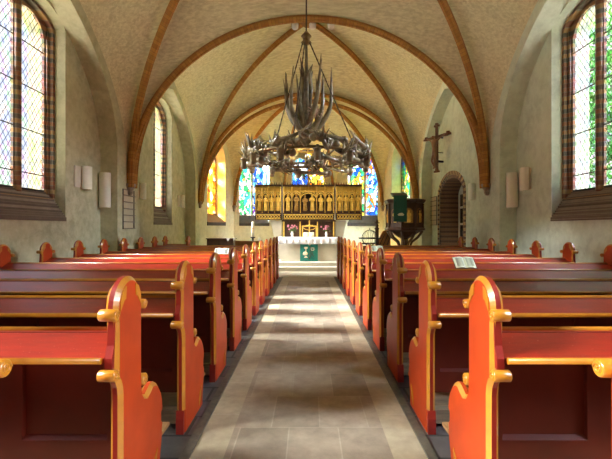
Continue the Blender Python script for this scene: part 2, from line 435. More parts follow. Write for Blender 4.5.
# striped jamb lining
mb = MB(); t = .10
segs = [(c - hw, 0)]; zz = 0
outer = arch_outline(c, hw + .001, 0, zs, R, 0, 26); inner = arch_outline(c, hw - .12, 0, zs - .02, R - .08, 0, 26)
def ring_strip(mb, o, i, w0, w1, colr):
    # quads of a ring between outlines o and i, extruded w0..w1, subdivided into courses
    for k in range(len(o) - 1):
        (a0, a1), (b0, b1) = o[k], o[k + 1]; (c0, c1), (d0, d1) = i[k], i[k + 1]
        ln = math.hypot(b0 - a0, b1 - a1); n = max(1, int(round(ln / .085)))
        for q in range(n):
            g0, g1 = q / n + .04 / n, (q + 1) / n - .04 / n
            P = [(a0 + (b0 - a0) * g0, a1 + (b1 - a1) * g0), (a0 + (b0 - a0) * g1, a1 + (b1 - a1) * g1),
                 (c0 + (d0 - c0) * g1, c1 + (d1 - c1) * g1), (c0 + (d0 - c0) * g0, c1 + (d1 - c1) * g0)]
            b = len(mb.v)
            for w in (w0, w1):
                for p in P: mb.v.append(Vector(f((p[0], p[1], w))))
            m = colr()
            for qd in ((0, 1, 2, 3), (4, 5, 6, 7), (0, 1, 5, 4), (1, 2, 6, 5), (2, 3, 7, 6), (3, 0, 4, 7)): mb.face([b + x for x in qd], m)
cnt = [0]
def alt():
    cnt[0] += 1; return cnt[0] % 2
def alt2():
    cnt[0] += 1; return 1 + cnt[0] % 2
ring_strip(mb, outer, inner, XR + .01, XR + .74, alt2)
outer2 = arch_outline(c, hw + .13, 0, zs, R + .13, 0, 26)
ring_strip(mb, outer2, outer, XR - .025, XR + .03, alt)
mb.build('brick_arch', [M['nicheyel'], M['nichedark'], M['nicheb']], dr)
mb = MB(); slab(mb, arch_outline(c, hw - .11, 0, zs, R - .08), [], XR + .62, XR + .70, f); mb.build('door_leaf', M['white'], dr)
for a in (-.62, -.22, .18, .58):
    for (za, zb) in ((.95, 1.45), (1.52, 2.02), (2.09, 2.5)):
        mb = MB(); mb.box(.600, .625, a, a + .20, za, zb); mb.build('door_glass', M['darkglass'], dr)

# ------------------------------------------------------------------ apse
PA = [Vector((-XP, YB[3])), Vector((-3.5, 18.7)), Vector((-1.3, 20.6)), Vector((1.3, 20.6)), Vector((3.5, 18.7)), Vector((XP, YB[3]))]
walls = [('wall_apse_left', 0, (.62, 2.32), .52, ('flame', 'flame'), (4.25, .95)),
         ('wall_apse_back_left', 1, (.30, 2.02), .30, ('greenfire', 'bluewhite'), (4.55, .95)),
         ('wall_apse_back', 2, (.42, 2.18), .30, ('skyblue', 'gold'), (4.55, .95)),
         ('wall_apse_back_right', 3, (.88, 2.60), .30, ('meadow', 'bluemix'), (4.55, .95)),
         ('wall_apse_right', 4, (.90, 2.60), .52, ('meadow', 'meadow'), (4.25, .95))]
for (nm, i, (u0, u1), dep, gl, (zs, R)) in walls:
    A, B = PA[i], PA[i + 1]; d = (B - A); Lw = d.length; d.normalize(); nrm = Vector((-d.y, d.x))
    fw = lambda p, A=A, d=d, nrm=nrm: (A.x + d.x * p[0] + nrm.x * p[2], A.y + d.y * p[0] + nrm.y * p[2], p[1])
    cc, hw = (u0 + u1) / 2, (u1 - u0) / 2; zin = 1.55; zg = 1.97
    hole = arch_outline(cc, hw, zin, zs, R, .35, 20)
    mb = MB(); slab(mb, [(-.0, -.3), (Lw, -.3), (Lw, 7.6), (0, 7.6)], [hole], 0, dep + .25, fw)
    struct(mb.build(nm, M['apse']))
    base = Vector(fw((cc, zin, dep))); root = empty('window_%d' % wi, base, kind='structure'); wi += 1
    fl = lambda p, fw=fw, base=base: tuple(Vector(fw(p)) - base)
    mw = .10; jb = .05; lw = (2 * hw - 2 * jb - mw) / 2
    lights = []
    for k in range(2):
        a = cc - hw + jb + k * (lw + mw)
        lights.append(arch_outline(a + lw / 2, lw / 2, zg, zs - .05, .50, .4, 12))
    cir = [(cc + .17 * math.cos(2 * PI * k / 16), zs + .56 + .17 * math.sin(2 * PI * k / 16)) for k in range(16)]
    mb = MB(); slab(mb, arch_outline(cc, hw, zg - .2, zs, R, .35, 20), lights + [cir], dep - .06, dep + .06, fl); mb.build('tracery', M['jamb' if i in (0, 4) else 'corbel'], root)
    for k, pts in enumerate(lights):
        m3 = MB(); m3.v += [Vector(fl((p[0], p[1], dep))) for p in pts]; m3.face(range(len(pts))); m3.build('stained_pane', S[gl[k]], root)
        m4 = MB()
        for q in range(5): z = zg + .45 + q * .5; m4.tube([fl((pts[0][0], z, dep - .03)), fl((pts[-1][0], z, dep - .03))], .008, 5)
        m4.build('glazing_bar', M['lead'], root)
    m3 = MB(); m3.v += [Vector(fl((p[0], p[1], dep))) for p in cir]; m3.face(range(16)); m3.build('stained_pane', S['gold'], root)
    # dark sloping sill
    prof = [(-.03, zin - .10), (-.03, zin + .04), (dep - .05, zg), (dep - .05, zin - .10)]
    m2 = MB(); P = [[fl((u, p[1], p[0])) for p in prof] for u in (cc - hw, cc + hw)]
    m2.v += [Vector(p) for p in P[0] + P[1]]
    m2.face(range(4)); m2.face(range(4, 8))
    for q in range(4): m2.face((q, (q + 1) % 4, 4 + (q + 1) % 4, 4 + q))
    m2.build('sill', M['darksill'], root)
    ld = bpy.data.lights.new('daylight', 'AREA'); ld.shape = 'RECTANGLE'; ld.size = 2 * hw; ld.size_y = zs + R - zg; ld.cycles.is_portal = True
    lo = bpy.data.objects.new('daylight', ld); col.objects.link(lo); lo.location = fw((cc, (zs + R + zg) / 2, dep + .28))
    dirv = Vector((-nrm.x, -nrm.y, 0)); lo.rotation_euler = dirv.to_track_quat('-Z', 'Y').to_euler()

# ------------------------------------------------------------------ vaults
def web(mb, boss, A, B, Rw, e, spr=SPR, ed=.3, nr=26, nm=22):
    """one vault cell between boss and the wall or transverse arch A-B"""
    bx, by, bz = boss; grid = []
    for i in range(-nr, nr + 1):
        sgn = math.sin(PI / 2 * i / nr); r = abs(sgn)
        ex = (A[0] + B[0]) / 2 + (B[0] - A[0]) / 2 * sgn; ey = (A[1] + B[1]) / 2 + (B[1] - A[1]) / 2 * sgn
        ez = spr + Rw * hfun(r, e); row = []
        for j in range(nm + 1):
            m = math.sin(PI / 2 * j / nm)
            w = r ** 5; g = w * hfun(m, ed) + (1 - w) * (1 - m * m) ** .85
            row.append((bx + (ex - bx) * m, by + (ey - by) * m, ez + (bz - ez) * g))
        grid.append(row)
    b = len(mb.v); c = nm + 1
    for row in grid: mb.v += [Vector(p) for p in row]
    for i in range(len(grid) - 1):
        for j in range(nm): mb.face((b + i * c + j, b + (i + 1) * c + j, b + (i + 1) * c + j + 1, b + i * c + j + 1), smooth=True)
def rib(mb, pts, nrm_h, w, dp):
    """moulded rib under curve pts; nrm_h = horizontal direction across the rib"""
    prof = [(-w / 2, .03), (-w / 2, -.35 * dp), (-w * .42, -.62 * dp), (-w * .18, -.72 * dp), (-w * .16, -dp), (w * .16, -dp), (w * .18, -.72 * dp), (w * .42, -.62 * dp), (w / 2, -.35 * dp), (w / 2, .03)]
    b = len(mb.v); n = len(prof); L = 0; acc = []
    for i, p in enumerate(pts):
        p = Vector(p); t = Vector(pts[min(i + 1, len(pts) - 1)]) - Vector(pts[max(i - 1, 0)]); t.normalize()
        h = Vector(nrm_h).normalized(); up = h.cross(t); up.normalize()
        ctr = Vector((0, 0, 1)) if abs(t.z) < .99 else None
        if up.z < 0: up = -up
        if i: L += (p - Vector(pts[i - 1])).length
        acc.append(L)
        for (a, d) in prof: mb.v.append(p + h * a + up * d)
    for i in range(len(pts) - 1):
        for k in range(n - 1):
            mb.face((b + i * n + k, b + i * n + k + 1, b + (i + 1) * n + k + 1, b + (i + 1) * n + k), 0,
                    uv=[(acc[i], k * .01), (acc[i], (k + 1) * .01), (acc[i + 1], (k + 1) * .01), (acc[i + 1], k * .01)], smooth=False)
BZ = 7.9
ribs = []
vm = MB()
for i in range(3):
    y0, y1 = YB[i], YB[i + 1]; yc = (y0 + y1) / 2; boss = (0, yc, BZ)
    RT0 = 3.95 if i > 0 else 3.95; RT1 = 3.95 if i < 2 else 4.12
    web(vm, boss, (-XP, y1), (XP, y1), RT1, 0); web(vm, boss, (-XP, y0), (XP, y0), RT0, 0)
    web(vm, boss, (-XP, y0), (-XP, y1), 3.6, .5); web(vm, boss, (XP, y0), (XP, y1), 3.6, .5)
    for sx in (-1, 1):
        for yy in (y0, y1):
            d = Vector((sx * XP, yy - yc, 0)); pts = []
            for k in range(45):
                u = math.sin(PI / 2 * k / 44)
                pts.append((sx * XP * u * .985, yc + (yy - yc) * u * .985, SPR - .02 + (BZ - SPR) * hfun(u, .3)))
            pts.append((sx * (XP - .06), yc + (yy - yc) * .985, SPR - .1))
            ribs.append((pts, (-d.y, d.x, 0), .135, .12))
AB = (0, 16.5, 7.0)
for i in range(5): web(vm, AB, tuple(PA[i]), tuple(PA[i + 1]), 3.45 if i in (0, 1, 3, 4) else 3.3, .45, nr=18, nm=16)
web(vm, AB, (-XP, YB[3]), (XP, YB[3]), 4.12, 0)
struct(vm.build('ceiling', M['vault'], fixn=False))
for i in (1, 2, 3, 4):
    P = PA[i]; d = Vector((P.x, P.y - AB[1], 0)); pts = []
    for k in range(33):
        u = math.sin(PI / 2 * k / 32); pts.append((P.x * u * .985, AB[1] + (P.y - AB[1]) * u * .985, SPR - .02 + (AB[2] - SPR) * hfun(u, .3)))
    pts.append((P.x * .98, AB[1] + (P.y - AB[1]) * .98, SPR - .1))
    ribs.append((pts, (-d.y, d.x, 0), .12, .12))
for (y, R, w, hwx) in ((3.30, 3.93, .17, XP - .02), (9.44, 3.93, .17, XP - .02), (15.46, 4.17, .15, XP - .02), (15.78, 3.98, .13, XP - .03)):
    pts = [(hwx * -math.cos(PI * k / 60), y, SPR - .02 + R * math.sin(PI * k / 60)) for k in range(61)]
    pts = [(-hwx, y, SPR - .1)] + pts + [(hwx, y, SPR - .1)]
    ribs.append((pts, (0, 1, 0), w, .10))
for k, (pts, h, w, dp) in enumerate(ribs):
    mb = MB(); rib(mb, pts, h, w, dp); o = mb.build('trim_%d' % (k + 1), M['rib'], fixn=False); struct(o)
kt = len(ribs) + 1
# boss rings
for (x, y, z) in [(0, c, BZ) for c in centres] + [AB]:
    mb = MB(); mb.lathe([(.05, -.22), (.2, -.2), (.26, -.1), (.26, .02)], 20, c=(x, y, z)); struct(mb.build('trim_%d' % kt, M['rib'])); kt += 1
# corbels
for s in (-1, 1):
    for (x, y) in [(XP, YB[1]), (XP, YB[2]), (XP, YB[3] - .05), (3.5, 18.7), (1.3, 20.6)]:
        mb = MB(); dx = -s * .04; dy = -.05 if y > 16 else 0
        mb.lathe([(.03, -.24), (.06, -.2), (.07, -.16), (.065, -.13), (.12, -.03), (.13, 0.0), (.13, .03)], 8, c=(s * x + dx, y + dy, SPR - .04), ph=PI / 8, smooth=False)
        struct(mb.build('trim_%d' % kt, M['corbel'])); kt += 1

# ------------------------------------------------------------------ floors
AY0, AY1 = YB[0], 10.15
def plane(name, x0, x1, y0, y1, z, m, th=.1):
    mb = MB(); mb.box(x0, x1, y0, y1, z - th, z); return struct(mb.build(name, m))
mb = MB()
for s in (-1, 1): mb.box(*sorted((s * 1.12, s * (XR + .01))), AY0, YB[3], -.10, -.004)
struct(mb.build('floor', M['tile']))
mb = MB()
for s in (-1, 1): mb.box(*sorted((s * .755, s * 1.12)), AY0, 11.0, -.10, 0)
struct(mb.build('floor', M['slate']))
plane('floor', -.50, .50, AY0, AY1, 0, M['slab'])
mb = MB()
for s in (-1, 1): mb.box(*sorted((s * .50, s * .698)), AY0, AY1, -.10, 0)
struct(mb.build('floor', M['border']))
for s in (-1, 1):
    mb = MB(); mb.box(*sorted((s * .698, s * .755)), AY0, 11.0, -.10, .012); struct(mb.build('trim_%d' % kt, M['kerb'])); kt += 1
mb = MB(); mb.box(-.70, .70, AY1, 11.0, -.1, 0); mb.box(-1.12, 1.12, 11.0, YB[3], -.1, 0)
mb.prism([(-XP, YB[3]), (XP, YB[3]), (3.5, 18.7), (1.3, 20.6), (-1.3, 20.6), (-3.5, 18.7)], 'z', -.1, 0)
struct(mb.build('floor', M['choir']))
mb = MB(); mb.box(-2.45, 2.45, 12.45, 17.5, 0, .125); mb.box(-2.3, 2.3, 12.85, 17.0, .125, .24)
struct(mb.build('trim_%d' % kt, M['altarstone'])); kt += 1
mb = MB(); mb.box(-40, 40, -40, 60, -.45, -.35); struct(mb.build('ground', M['ground_pale']))

# ------------------------------------------------------------------ pews
TH = .055
def arc(cy, cz, r, a0, a1, n, ry=None):
    return [(cy + (ry or r) * math.cos(math.radians(a0 + (a1 - a0) * i / n)), cz + r * math.sin(math.radians(a0 + (a1 - a0) * i / n))) for i in range(n + 1)]
near = [(-.095, 0), (-.095, .15), (-.095, .40), (-.095, .62), (-.10, .655), (-.115, .685), (-.130, .70), (-.130, .74), (-.130, .80), (-.130, .83), (-.130, .94), (-.134, .955), (-.137, .99)]
head = arc(-.004, .998, .133, 180, 0, 20)
far = [(.128, .98), (.130, .95), (.130, .64), (.134, .58), (.140, .545), (.160, .520), (.19, .508), (.225, .522), (.26, .538), (.30, .532), (.345, .505), (.385, .455), (.406, .41), (.413, .37), (.413, .34), (.395, .325), (.395, .285), (.413, .27), (.405, .19), (.385, .12), (.37, .06), (.37, 0)]
prof = near + head + far
# prof goes: near foot up, over the head, far side down
def offset(P, d):
    n = len(P); out = []
    for i in range(n):
        a = Vector(P[i - 1]) if i else Vector(P[0]) - Vector((0, .1)); b = Vector(P[(i + 1)]) if i < n - 1 else Vector(P[i]) - Vector((0, .1))
        t = (b - a).normalized(); nr = Vector((t.y, -t.x)); q = Vector(P[i]) + nr * d
        out.append((q.x, max(q.y, 0)))
    return out
ins = offset(prof, .021)
def end_panel(parent, xo, s):
    """xo = outer face x, s = direction into the pew"""
    xs = [xo, xo + s * .017, xo + s * (TH - .017), xo + s * TH]
    R = [ins, prof, prof, ins]; n = len(prof)
    mb = MB(); tr = MB()
    for r in range(4): mb.v += [Vector((xs[r], p[0], p[1])) for p in R[r]]
    tr.v = list(mb.v)
    nearn = len(near) + len(head) - 1
    mb.face([i for i in range(n)], 0); mb.face([3 * n + i for i in range(n)], 0)
    for r in range(3):
        for i in range(n - 1):
            q = (r * n + i, r * n + i + 1, (r + 1) * n + i + 1, (r + 1) * n + i)
            shoulder = 0.50 < prof[i][1] < .54 and prof[i][0] > .15
            if r != 1 and (1 <= i < nearn or shoulder): tr.face(q)
            else: mb.face(q, 1 if (r == 1 and i < nearn) else 0)
        mb.face((r * n, (r + 1) * n, (r + 1) * n + n - 1, r * n + n - 1), 0)
    # foot block and the spear ornament on the edge
    mb.prism([(-.108, 0), (-.09, 0), (-.09, .15), (-.097, .15), (-.108, .10)], 'x', xo + s * .002, xo + s * (TH - .002), 1)
    mb.prism([(-.155, .755), (-.135, .755), (-.12, .95), (-.128, .95), (-.135, .85), (-.155, .80)], 'x', xo + s * .012, xo + s * (TH - .012), 1)
    e = mb.build('end_panel', [M['orange'], M['edge']], parent)
    # raised yellow stripe down the face near the edge, cusps and leaf
    def strip(path, w, x0, x1):
        b = len(tr.v); m_ = len(path)
        for x in (x0, x1):
            for i, p in enumerate(path):
                a = Vector(path[max(i - 1, 0)]); c_ = Vector(path[min(i + 1, m_ - 1)]); t = (c_ - a).normalized(); nr = Vector((t.y, -t.x))
                for sg in (-.5, .5):
                    q = Vector(p) + nr * w * sg; tr.v.append(Vector((x, q.x, q.y)))
        for i in range(m_ - 1):
            k = b + 2 * i; o2 = 2 * m_
            tr.face((k, k + 1, k + 3, k + 2)); tr.face((k + o2, k + 2 + o2, k + 3 + o2, k + 1 + o2))
            tr.face((k, k + 2, k + 2 + o2, k + o2)); tr.face((k + 1, k + 1 + o2, k + 3 + o2, k + 3))
    for (xa, xb) in ((xo - s * .004, xo + s * .004), (xo + s * (TH - .004), xo + s * (TH + .004))):
        for sg in (-1, 1):   # cusps of the trefoil head
            tr.prism([(sg * .100 - .004, 1.045), (sg * .108 - .004, .985), (sg * .086 - .004, 1.008), (sg * .070 - .004, 1.030), (sg * .052 - .004, 1.036), (sg * .046 - .004, 1.092), (sg * .078 - .004, 1.078)], 'x', xa, xb)
        tr.prism([(.25, .03), (.262, .03), (.30, .10), (.315, .17), (.27, .13), (.25, .08)], 'x', xa, xb)
    tr.build('trim', M['yellow'], e)
    for (cy, cz, r, ov) in ((-.150, .982, .026, .007), (-.158, .730, .025, .006), (.150, .975, .024, .003), (.152, .600, .030, .002)):
        sm = MB(); x0, x1 = sorted((xo - s * ov, xo + s * (TH + ov)))
        sm.tube([(x0 - .004, cy, cz), (x0, cy, cz), (x1, cy, cz), (x1 + .004, cy, cz)], [r * .8, r, r, r * .8], 14)
        for x in (x0 - .004, x1 + .004):   # spiral on the scroll's face
            sp = [(x, cy + r * .7 * (1 - k / 14) * math.cos(k * .8), cz + r * .7 * (1 - k / 14) * math.sin(k * .8)) for k in range(12)]
            sm.tube(sp, .0035, 5)
        sm.build('scroll', M['yellow'], e)
    return e
def make_pew(hl):
    root = empty('pew')
    end_panel(root, -hl, 1); end_panel(root, hl, -1)
    a, b = -hl + TH, hl - TH
    # back: board and applied frame
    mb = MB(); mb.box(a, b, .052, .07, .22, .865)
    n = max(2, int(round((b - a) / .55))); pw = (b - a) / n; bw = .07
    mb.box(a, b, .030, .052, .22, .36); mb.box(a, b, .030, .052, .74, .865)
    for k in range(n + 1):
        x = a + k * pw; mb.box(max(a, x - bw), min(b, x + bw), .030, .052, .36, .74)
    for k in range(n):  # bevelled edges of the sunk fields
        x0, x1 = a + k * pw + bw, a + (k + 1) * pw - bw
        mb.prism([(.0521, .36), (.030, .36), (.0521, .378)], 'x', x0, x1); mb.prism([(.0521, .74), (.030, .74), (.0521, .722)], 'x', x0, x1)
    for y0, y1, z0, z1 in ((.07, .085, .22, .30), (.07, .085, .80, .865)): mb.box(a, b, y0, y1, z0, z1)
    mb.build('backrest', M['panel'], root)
    # sloping book board
    mb = MB(); mb.prism([(.085, .858), (.045, .868), (-.155, .792), (-.150, .774), (.03, .843)], 'x', a, b); mb.build('book_board', M['wine'], root)
    mb = MB(); mb.tube([(a, .062, .868), (b, .062, .868)], .0145, 10); mb.box(a, b, .05, .088, .845, .862); mb.build('top_rail', M['yellow'], root)
    mb = MB(); mb.tube([(a, -.158, .792), (b, -.158, .792)], .0135, 10); mb.build('front_rail', M['yellow'], root)
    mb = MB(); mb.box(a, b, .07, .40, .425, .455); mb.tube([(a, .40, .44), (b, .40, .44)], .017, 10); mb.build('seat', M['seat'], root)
    mb = MB(); mb.box(a, b, -.02, .05, .03, .12); mb.box(a, b, .05, .06, .12, .22); mb.build('floor_beam', M['beam'], root)
    mb = MB(); mb.box(a + .02, b - .02, -.36, -.16, .09, .11)
    for k in range(5):
        x = a + .1 + k * (b - a - .25) / 4; mb.box(x, x + .04, -.35, -.17, 0, .09)
    mb.build('footboard', M['board'], root)
    return root
D0, DS = 1.835, .885
proto = make_pew(1.66); short = make_pew(.36)
ords = ['nearest', 'second', 'third', 'fourth', 'fifth', 'sixth', 'seventh', 'eighth', 'ninth', 'tenth', 'eleventh', 'twelfth']
first = True
for s, sn in ((-1, 'left'), (1, 'right')):
    for k in range(-1, 11):
        o = proto if first else copy_tree(proto); first = False
        o.location = (s * 2.44 - (.034 if s < 0 else 0), D0 + DS * k - (.03 if k < 0 else 0), 0)
        if k == -1: lb = 'red pew cut off by the %s edge of the photo, only its end panel showing' % sn
        elif k == 10: lb = 'frontmost full red pew %s of the aisle, closest to the altar' % sn
        else: lb = 'red pew %s of the aisle, %s of those showing their whole rounded end' % (sn, ords[k])
        tag(o, lb, 'pew', 'red pews in rows along the aisle')
short.location = (-3.82, 11.60, 0)
tag(short, 'very short red pew by the left wall, beyond the frontmost full row', 'pew')

# ------------------------------------------------------------------ books on the pews
def open_book(name, loc, rz, tilt, w, h, label, mat=M['paper']):
    r = empty(name, loc, rz, label, 'book')
    Mx = Matrix.Rotation(tilt, 4, 'X')
    cv = MB(); cv.box(-w / 2 - .006, w / 2 + .006, -.005, h + .005, 0, .004, M=Mx); cv.build('cover', M['cover'], r)
    for sg in (-1, 1):
        p = MB(); pts = []
        for i in range(9):
            t = i / 8; pts.append((sg * w / 2 * t, .005 + .018 * math.sin(PI * min(1, t * 1.15)) * (1 - .3 * t)))
        P = pts + [(sg * w / 2, .004), (0, .004)]
        p.prism(P, 'y', 0, h, M=Mx); p.build('page_block', mat, r)
        q = MB()
        for ln in range(7):
            z = .0245; y = h - .03 - ln * (h - .05) / 7
            q.box(*sorted((sg * w * .09, sg * w * .42)), y - .004, y, .015, z - .001, M=Mx)
        q.build('printed_lines', M['ink'], r)
    return r
sl = math.atan2(.084, .2)
def on_shelf(k, x, name, w, h, label, mat, rz=0.0):
    y = D0 + DS * k - .150; return open_book(name, (x, y + .02, .822), rz, sl + .35, w, h, label, mat)
on_shelf(4, 2.07, 'open_hymnal', .27, .19, 'open hymn book with pale green pages lying on a right hand pew shelf', M['paper'])
on_shelf(8, 1.52, 'open_book', .26, .18, 'small open book on pew shelf right of aisle, far up near the altar', M['paper'], .05)
on_shelf(7, -1.73, 'open_booklet', .28, .17, 'white open booklet lying on a left hand pew shelf', M['paperw'])

# ------------------------------------------------------------------ wall lamps, boards
def wall_lamp(loc, rz, h, w, label, plate=True):
    r = empty('wall_lamp', loc, rz, label, 'wall lamp', 'half round grey wall lamps'); w *= 1.25   # local +y points into the room
    sh = MB(); n = 14; rad = w / 2; b = 0
    pts = [(rad * math.cos(PI * k / n), .05 + rad * .95 * math.sin(PI * k / n)) for k in range(n + 1)]
    inn = [(p[0] * .9, .05 + (p[1] - .05) * .9) for p in pts][::-1]
    sh.prism(pts + inn, 'z', 0, h, smooth=False); sh.build('shade', M['lampgrey'], r)
    bk = MB(); bk.box(-w * .42, w * .42, 0, .018, .02, h - .02); bk.box(-.02, .02, .0, .10, h * .3, h * .34)
    if plate: bk.box(w * .55, w * .55 + w * .75, 0, .03, .03, h - .02)
    bk.build('back_plate', M['lampback'], r)
    bt = MB(); bt.lathe([(.02, 0), (.028, .03), (.028, .05), (.001, .09)], 10, c=(0, .06, h * .4)); bt.box(-.01, .01, .01, .06, h * .42, h * .46); bt.build('bulb_holder', M['porcelain'], r)
wall_lamp((-XR, 8.22, 2.14), -PI / 2, .47, .20, 'short grey half round lamp by the big left window')
wall_lamp((XR, 8.42, 2.14), PI / 2, .48, .20, 'short grey half round lamp by the big right window')
wall_lamp((-XR, 11.0, 2.14), -PI / 2, .45, .19, 'half round lamp on left wall between hymn board and narrow window')
wall_lamp((-XR, 14.45, 2.08), -PI / 2, .45, .19, 'small half round lamp on left wall right of the narrow window')
wall_lamp((XR, 11.15, 2.13), PI / 2, .46, .2, 'half round lamp on right wall beside the brick doorway', False)
wall_lamp((-4.50, 8.90, 1.80), PI, .77, .20, 'tall grey half round lamp in the left pier corner', False)
wall_lamp((4.50, 8.90, 1.80), PI, .77, .20, 'tall grey half round lamp in the right pier corner', False)
def hymn_board(loc, rz, w, h, label, nb):
    r = empty('hymn_board', loc, rz, label, 'hymn board')
    mb = MB(); mb.box(-w / 2 + .01, w / 2 - .01, 0, .008, .01, h - .01); mb.build('board', M['boardface'], r)
    mb = MB()
    for x in (-w / 2, w / 2 - .02): mb.box(x + .004, x + .016, 0, .03, 0, h)
    mb.box(-w / 2, w / 2, 0, .03, h - .02, h); mb.build('frame', M['boardframe'], r)
    for k in range(nb):
        z = h * (k) / nb; m2 = MB(); m2.box(-w / 2 - .01, w / 2 + .01, .008, .045, z, z + .022); m2.build('slat', M['boardframe'], r)
hymn_board((-XP, 9.42, 1.33), -PI / 2, .58, .92, 'pale hymn board with dark slats on the left pier', 6)
hymn_board((XR, 14.75, 1.45), PI / 2, .72, 1.05, 'hymn board with thin slats beside the brick doorway', 6)

# ------------------------------------------------------------------ crucifix
r = empty('crucifix', (XR - .26, 13.5, 3.27), PI / 2 + .42, 'carved brown wooden crucifix high on the right wall above the doorway', 'crucifix')
mb = MB(); mb.box(-.045, .045, .02, .08, 0, 1.50); mb.box(-.50, .50, .02, .08, 1.10, 1.19)
for (x, z) in ((0, 1.52), (-.52, 1.145), (.52, 1.145), (0, -.02)):
    for (dx, dz) in ((0, 0), (.06, 0), (-.06, 0), (0, .06)):
        mb.lathe([(.001, -.03), (.06, -.028), (.06, .028), (.001, .03)], 12, c=(x + dx, .05, z + dz))
mb.build('cross', M['crosswood'], r)
mb = MB(); mb.box(-.035, .035, -.215, .03, .3, .36); mb.box(-.02, .02, -.215, .03, 1.12, 1.16); mb.box(-.01, .01, -.215, .10, .62, .64); mb.build('bracket', M['lead'], r)
if True:
    J = [((0, .15, .62), .065), ((0, .16, .80), .075), ((0, .16, .96), .085), ((0, .17, 1.05), .035), ((0.02, .20, 1.13), .055), ((0.02, .20, 1.18), .045),
         ((.16, .14, 1.02), .035), ((.28, .12, 1.09), .026), ((.43, .11, 1.15), .02), ((-.16, .14, 1.02), .035), ((-.28, .12, 1.09), .026), ((-.43, .11, 1.15), .02),
         ((.06, .15, .55), .05), ((.07, .21, .34), .036), ((.02, .14, .14), .026), ((.02, .19, .07), .02), ((-.06, .15, .55), .05), ((-.05, .21, .34), .036), ((0, .14, .13), .026), ((-.01, .19, .06), .02)]
    E = [(0, 1), (1, 2), (2, 3), (3, 4), (4, 5), (2, 6), (6, 7), (7, 8), (2, 9), (9, 10), (10, 11), (0, 12), (12, 13), (13, 14), (14, 15), (0, 16), (16, 17), (17, 18), (18, 19)]
    me = bpy.data.meshes.new('figure'); me.from_pydata([j[0] for j in J], E, []); me.materials.append(M['corpus'])
    o = bpy.data.objects.new('carved_figure', me); col.objects.link(o); o.parent = r
    sk = o.modifiers.new('Skin', 'SKIN'); sk.use_smooth_shade = True
    if not me.skin_vertices:
        bpy.context.view_layer.objects.active = o; bpy.ops.mesh.customdata_skin_add()
    for i, j in enumerate(J):
        v = me.skin_vertices[0].data[i]; v.radius = (j[1], j[1]); v.use_root = (i == 0)
    ss = o.modifiers.new('Sub', 'SUBSURF'); ss.levels = 1; ss.render_levels = 1

# ------------------------------------------------------------------ altar group
AYF = 13.3
r = empty('altar', (0, AYF + .45, .24), 0, 'pale stone block altar at the end of the aisle', 'altar')
mb = MB(); mb.box(-.92, .94, -.42, .42, 0, .72); mb.build('block', M['altarstone'], r)
mb = MB(); mb.box(-.99, 1.0, -.46, .46, .72, .79); mb.build('top_slab', M['altarstone'], r)
# cloth with a wavy hanging front
mb = MB(); n = 80; ztop = 1.036; xs = [-1.01 + 2.03 * i / n for i in range(n + 1)]
rows = []
for (yb, z, wv) in ((14.22, ztop, 0), (13.28, ztop, 0), (13.262, ztop - .012, .2), (13.255, ztop - .09, .6), (13.25, ztop - .16, .8), (13.245, ztop - .222, .9)):
    rows.append([(x, yb - wv * (.010 + .010 * math.sin(x * 31) + .006 * math.sin(x * 57 + 1)), z + (.004 * math.sin(x * 31) if wv > 1 else 0)) for x in xs])
back = [(p[0], p[1] + .004, p[2] - .004) for rw in rows[::-1] for p in rw]
b = 0
for rw in rows: mb.v += [Vector(p) for p in rw]
for i in range(len(rows) - 1):
    for k in range(n): mb.face((i * (n + 1) + k, i * (n + 1) + k + 1, (i + 1) * (n + 1) + k + 1, (i + 1) * (n + 1) + k), smooth=True)
o = mb.build('altar_cloth', M['linen'], fixn=False); so = o.modifiers.new('Thick', 'SOLIDIFY'); so.thickness = .004; so.offset = 1
tag(o, 'white linen cloth draped over the altar with a gathered hem', 'altar cloth')
r = empty('antependium', (.015, 13.275, .80), 0, 'teal hanging on the altar front with chalice and white flowers', 'altar hanging')
mb = MB(); mb.box(-.295, .295, 0, .012, -.56, .01); mb.build('cloth', M['teal'], r)
mb = MB()
mb.lathe([(.001, .0), (.05, .005), (.06, .03), (.06, .06), (.001, .065)], 16, c=(-.10, -.006, -.14), sy=.15)
mb.prism([(-.115, -.13), (-.085, -.13), (-.088, -.24), (-.112, -.24)], 'y', -.012, 0)
mb.lathe([(.001, -.05), (.07, -.03), (.085, .02), (.05, .07), (.001, .08)], 16, c=(-.12, -.006, -.31), sy=.12)
mb.prism([(-.17, -.43), (-.03, -.43), (-.08, -.39), (-.12, -.39)], 'y', -.012, 0)
mb.build('chalice_emblem', M['cream'], r)
for (x, z, q) in ((.12, -.15, .085), (.02, .0, .04)):
    mb = MB()
    for k in range(6):
        a = k * PI / 3; mb.lathe([(.001, -.012), (q * .55, 0), (.001, .012)], 10, c=(x + q * .55 * math.cos(a), -.008, z + q * .55 * math.sin(a)), sy=.25)
    mb.build('flower_emblem', M['cream'], r)
mb = MB()
mb.tube([(.03, -.006, -.02), (.05, -.008, -.2), (.02, -.006, -.36), (.0, -.006, -.5)], .014, 6); mb.tube([(.12, -.006, -.2), (.08, -.006, -.34), (.01, -.006, -.48)], .012, 6)
mb.tube([(.10, -.006, -.28), (.16, -.006, -.40)], .012, 6); mb.build('stem_emblem', M['cover'], r)
